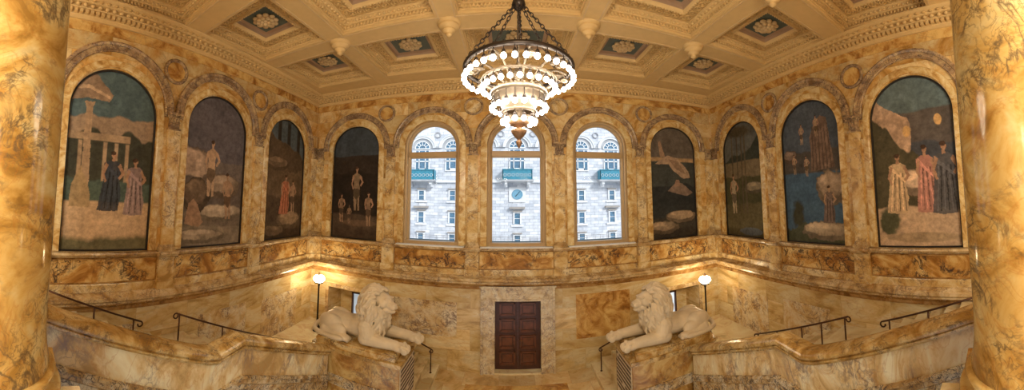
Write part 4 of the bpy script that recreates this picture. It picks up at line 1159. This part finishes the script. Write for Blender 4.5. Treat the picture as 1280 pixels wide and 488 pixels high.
for k in range(6):
    a = 2 * PI * (k + .5) / 6 + .0
    chain((.08 * math.cos(a), .08 * math.sin(a), z(9.82)), (.95 * math.cos(a), .95 * math.sin(a), z(8.59)))
# scroll arms between the tiers
arm = MB()
for k in range(8):
    a = 2 * PI * k / 8 + .2; c, s = math.cos(a), math.sin(a)
    pts = []
    for q in range(15):
        t = q / 14; r = .94 - .88 * t; zz = 8.53 + .16 * math.sin(PI * t * 1.0) - .62 * t * t
        pts.append((r * c, r * s, z(zz)))
    arm.tube(pts, .022, 6)
    R_ = Matrix.Rotation(a, 3, 'Z')
    arm.torus((.80 * c, .80 * s, z(8.46)), .07, .018, 14, 6, (Vector((c, s, 0)), Vector((0, 0, 1)), Vector((-s, c, 0))))
    arm.ell((.72 * c, .72 * s, z(8.50)), (.12, .05, .04), 8, 6, R_)
    arm.ell((.86 * c, .86 * s, z(8.42)), (.09, .07, .04), 8, 6, R_)
arm.build('scroll_arm', M['silver'], root)
stem = MB(); stem.lathe([(.03, z(8.6)), (.10, z(8.5)), (.14, z(8.42)), (.06, z(8.34)), (.05, z(8.1)), (.13, z(8.0)), (.16, z(7.9)), (.08, z(7.8)), (.06, z(7.6))], n=24); stem.tube([(0, 0, z(8.6)), (0, 0, z(9.72))], .014, 8)
stem.build('stem', M['silver'], root)
drum = MB(); drum.lathe([(.46, z(8.0)), (.42, z(7.97)), (.36, z(7.86)), (.30, z(7.78)), (.27, z(7.70))], n=48); drum.build('basket', M['silver'], root)
bowl = MB(); bowl.lathe([(.05, z(7.56)), (.19, z(7.55)), (.205, z(7.52)), (.19, z(7.48)), (.13, z(7.42)), (.06, z(7.40)), (.05, z(7.37)), (.13, z(7.35)), (.14, z(7.32)), (.12, z(7.27)), (.07, z(7.20)), (.035, z(7.17)), (.03, z(7.15)), (.05, z(7.13)), (.055, z(7.10)), (.03, z(7.03)), (0.0, z(6.98))], n=28)
bowl.build('finial', M['brass'], root)

# ---------------------------------------------------------------- the building across the courtyard
FYB = 28.0
def F(x, zr, d=0): return (x, FYB - d, 6 + zr)
broot = thing('stone_building', 'white stone building with arched windows and teal balconies across the courtyard', 'building', (0, FYB, -2))
boff = Matrix.Translation(-Vector(broot.location))
def FB(mb, name, mt, parent=None, lab=None):
    o = mb.build(name, M[mt], parent or broot)
    if parent is None: o.matrix_parent_inverse = boff
    if lab: o['label'] = lab
    return o
def fbox(mb, x0, x1, z0, z1, d0, d1):
    v = [F(x, zz, d) for x in (x0, x1) for d in (d0, d1) for zz in (z0, z1)]
    mb.add(v, [(0, 1, 3, 2), (4, 6, 7, 5), (0, 4, 5, 1), (2, 3, 7, 6), (0, 2, 6, 4), (1, 5, 7, 3)], False, [(x, zz) for x in (x0, x1) for d in (d0, d1) for zz in (z0, z1)])
wl = MB(); fbox(wl, -22, 22, -9, 13, -.6, 0); FB(wl, 'facade_wall', 'facade')
bands = MB(); fbox(bands, -22, 22, 1.75, 1.95, 0, .18); FB(bands, 'string_course', 'stone_white')
cols = [-8.35 + 2.92 * k for k in range(-2, 8)]
def fring(mb, x, zc, r0, r1, d0, d1, n=18):
    vs = []
    for k in range(n + 1):
        a = PI * k / n
        for r in (r0, r1):
            for d in (d0, d1): vs.append(F(x + r * math.cos(a), zc + r * math.sin(a), d))
    fs = []
    for k in range(n):
        o = k * 4; fs += [(o + 1, o + 3, o + 7, o + 5), (o, o + 1, o + 5, o + 4), (o + 2, o + 3, o + 7, o + 6)]
    mb.add(vs, fs)
for i, x in enumerate(cols):
    kk = i - 2
    bal = kk % 3 == 0
    w_ = MB(); zc = 5.25
    fring(w_, x, zc, .72, 1.02, .0, .05); o = FB(w_, 'arched_window', 'stone_grey')
    s2 = MB(); fring(s2, x, zc, 1.02, 1.22, 0, .16); fring(s2, x, zc, 1.22, 1.30, 0, .24); s2.build('hood_moulding', M['stone_white'], o)
    gl = MB(); gl.add([F(x + .72 * math.cos(PI * k / 18), zc + .72 * math.sin(PI * k / 18), .03) for k in range(19)], [tuple(range(19))]); gl.build('pane', M['far_glass'], o)
    sh = MB(); fring(sh, x, zc, .66, .74, .03, .08); fring(sh, x, zc, .30, .36, .03, .08)
    for k in range(1, 6):
        a = PI * k / 6; c, s = math.cos(a), math.sin(a)
        sh.add([F(x + .33 * c - .03 * s, zc + .33 * s + .03 * c, .07), F(x + .33 * c + .03 * s, zc + .33 * s - .03 * c, .07), F(x + .70 * c + .03 * s, zc + .70 * s - .03 * c, .07), F(x + .70 * c - .03 * s, zc + .70 * s + .03 * c, .07)], [(0, 1, 2, 3)])
    fbox(sh, x - .74, x + .74, zc - .10, zc, .03, .09); sh.build('fan_sash', M['white_sash'], o)
    cb = MB(); fbox(cb, x + 1.05, x + 1.87, 5.25, 5.40, 0, .14); cb.build('impost_band', M['stone_grey'], o)
    # tall window beneath
    t = MB(); zt, z0 = 5.0, 3.0
    for (a, b, c, d) in ((x - .72, x - .62, z0, zt), (x + .62, x + .72, z0, zt), (x - .72, x + .72, z0 - .1, z0), (x - .34, x - .26, z0, zt), (x + .26, x + .34, z0, zt), (x - .7, x + .7, 3.85, 3.97), (x - .7, x + .7, 4.62, 4.70), (x - .34, x + .34, 3.0, 3.18)):
        fbox(t, a, b, c, d, .02, .10)
    o = FB(t, 'sash_window', 'white_sash')
    g = MB(); fbox(g, x - .68, x + .68, z0, zt, .0, .03); g.build('pane', M['far_glass'], o)
    if bal:
        b = MB(); fbox(b, x - 1.30, x + 1.30, 2.0, 2.95, .70, .78); fbox(b, x - 1.32, x - 1.24, 2.0, 2.95, 0, .78); fbox(b, x + 1.24, x + 1.32, 2.0, 2.95, 0, .78)
        fbox(b, x - 1.34, x + 1.34, 2.93, 3.02, .64, .84); bo = FB(b, 'balcony', 'teal')
        orn = MB()
        for k in range(7):
            xx = x - 1.08 + k * .36
            orn.torus(F(xx, 2.45, .80), .13, .018, 12, 5, (Vector((1, 0, 0)), Vector((0, 0, 1)), Vector((0, 1, 0))))
        orn.build('balcony_tracery', M['stone_white'], bo)
        sl = MB(); fbox(sl, x - 1.42, x + 1.42, 1.82, 2.0, 0, .95); sl.build('balcony_slab', M['stone_grey'], bo)
        for sg in (-1, 1):
            br = MB(); fbox(br, x + sg * 1.0 - .12, x + sg * 1.0 + .12, 1.3, 1.82, 0, .5); fbox(br, x + sg * 1.0 - .12, x + sg * 1.0 + .12, 1.55, 1.82, .5, .8); br.ell(F(x + sg * 1.0, 1.5, .45), (.14, .16, .2), 8, 6); br.build('bracket', M['stone_white'], bo)
    rows = [(.02, .92), (-2.25, -1.22), (-4.1, -3.35)]
    for ri, (za, zb) in enumerate(rows):
        if kk == 3 and ri == 0:
            ck = MB(); fbox(ck, x - .75, x + .75, -.15, 1.3, 0, .10); o = FB(ck, 'clock', 'stone_white', None, 'round blue clock on a white stone square')
            cf = MB(); cc = F(x, .60, .13); cf.add([(cc[0] + .44 * math.cos(2 * PI * k / 28), cc[1], cc[2] + .44 * math.sin(2 * PI * k / 28)) for k in range(28)], [tuple(range(28))]); cf.torus(cc, .45, .04, 28, 6, (Vector((1, 0, 0)), Vector((0, 0, 1)), Vector((0, 1, 0)))); cf.build('clock_dial', M['clock_face'], o)
            ch = MB(); ch.tube([F(x - .08, .48, .16), F(x + .22, .88, .16)], .022, 5); ch.tube([F(x, .6, .16), F(x - .16, .40, .16)], .028, 5); ch.build('clock_hands', M['black'], o)
            continue
        t = MB(); 
        for (a, b, c, d) in ((x - .36, x - .24, za, zb), (x + .24, x + .36, za, zb), (x - .36, x + .36, zb, zb + .1), (x - .55, x + .55, za - .26, za - .1)): fbox(t, a, b, c, d, 0, .12)
        fbox(t, x - .24, x + .24, (za + zb) / 2 - .02, (za + zb) / 2 + .02, .03, .06)
        o = FB(t, 'small_window', 'white_sash')
        g = MB(); fbox(g, x - .24, x + .24, za, zb, .01, .03); g.build('pane', M['far_glass'], o)
        lt = MB(); fbox(lt, x - .42, x + .42, zb + .14, zb + .24, 0, .22)
        if ri == 1 and bal or (kk == 3 and ri == 1): fbox(lt, x - .68, x + .68, zb + .42, zb + .60, 0, .34)
        lt.build('lintel', M['stone_brown'], o)
for i, x in enumerate(cols):
    rd = MB(); rd.torus(F(x + 1.46, 6.60, .06), .26, .06, 20, 6, (Vector((1, 0, 0)), Vector((0, 0, 1)), Vector((0, 1, 0)))); FB(rd, 'roundel', 'stone_grey')
# terrace railing just outside the windows
rl = thing('terrace_railing', 'thin iron railing with dark coping seen through the bottom of the windows', 'railing', (0, 13.0, 4.0))
roff = Matrix.Translation(-Vector(rl.location))
cp = MB(); cp.box(-9, 9, 12.9, 13.1, 4.06, 4.18); o = cp.build('coping', M['teal_dark'], rl); o.matrix_parent_inverse = roff
wr = MB()
for zz in (4.28, 4.38): wr.tube([(-9, 13, zz), (9, 13, zz)], .008, 5)
for k in range(61): wr.tube([(-9 + .3 * k, 13, 4.16), (-9 + .3 * k, 13, 4.40)], .006, 5)
o = wr.build('rails', M['stone_grey'], rl); o.matrix_parent_inverse = roff
tw = MB(); tw.box(-9, 9, 12.95, 13.05, -3.0, 4.06); o = tw.build('parapet_wall', M['stone_white'], rl); o.matrix_parent_inverse = roff
gd = MB(); gd.box(-25, 25, 11.6, 30, -3.2, -3.0); struct(gd.build('ground', M['stone_grey']))

# repeats of a kind share a group
GROUPS = {'painting': 'arched murals round the stair hall', 'statue': 'stone lions on the stair pedestals', 'pedestal': 'lion pedestals', 'lamp': 'corner lamp posts',
          'column': 'columns framing the view', 'balustrade': 'marble balustrades of the side stairs', 'handrail': 'bronze stair handrails'}
for o in list(sc.objects):
    if o.parent is None and o.get('category') in GROUPS: o['group'] = GROUPS[o['category']]
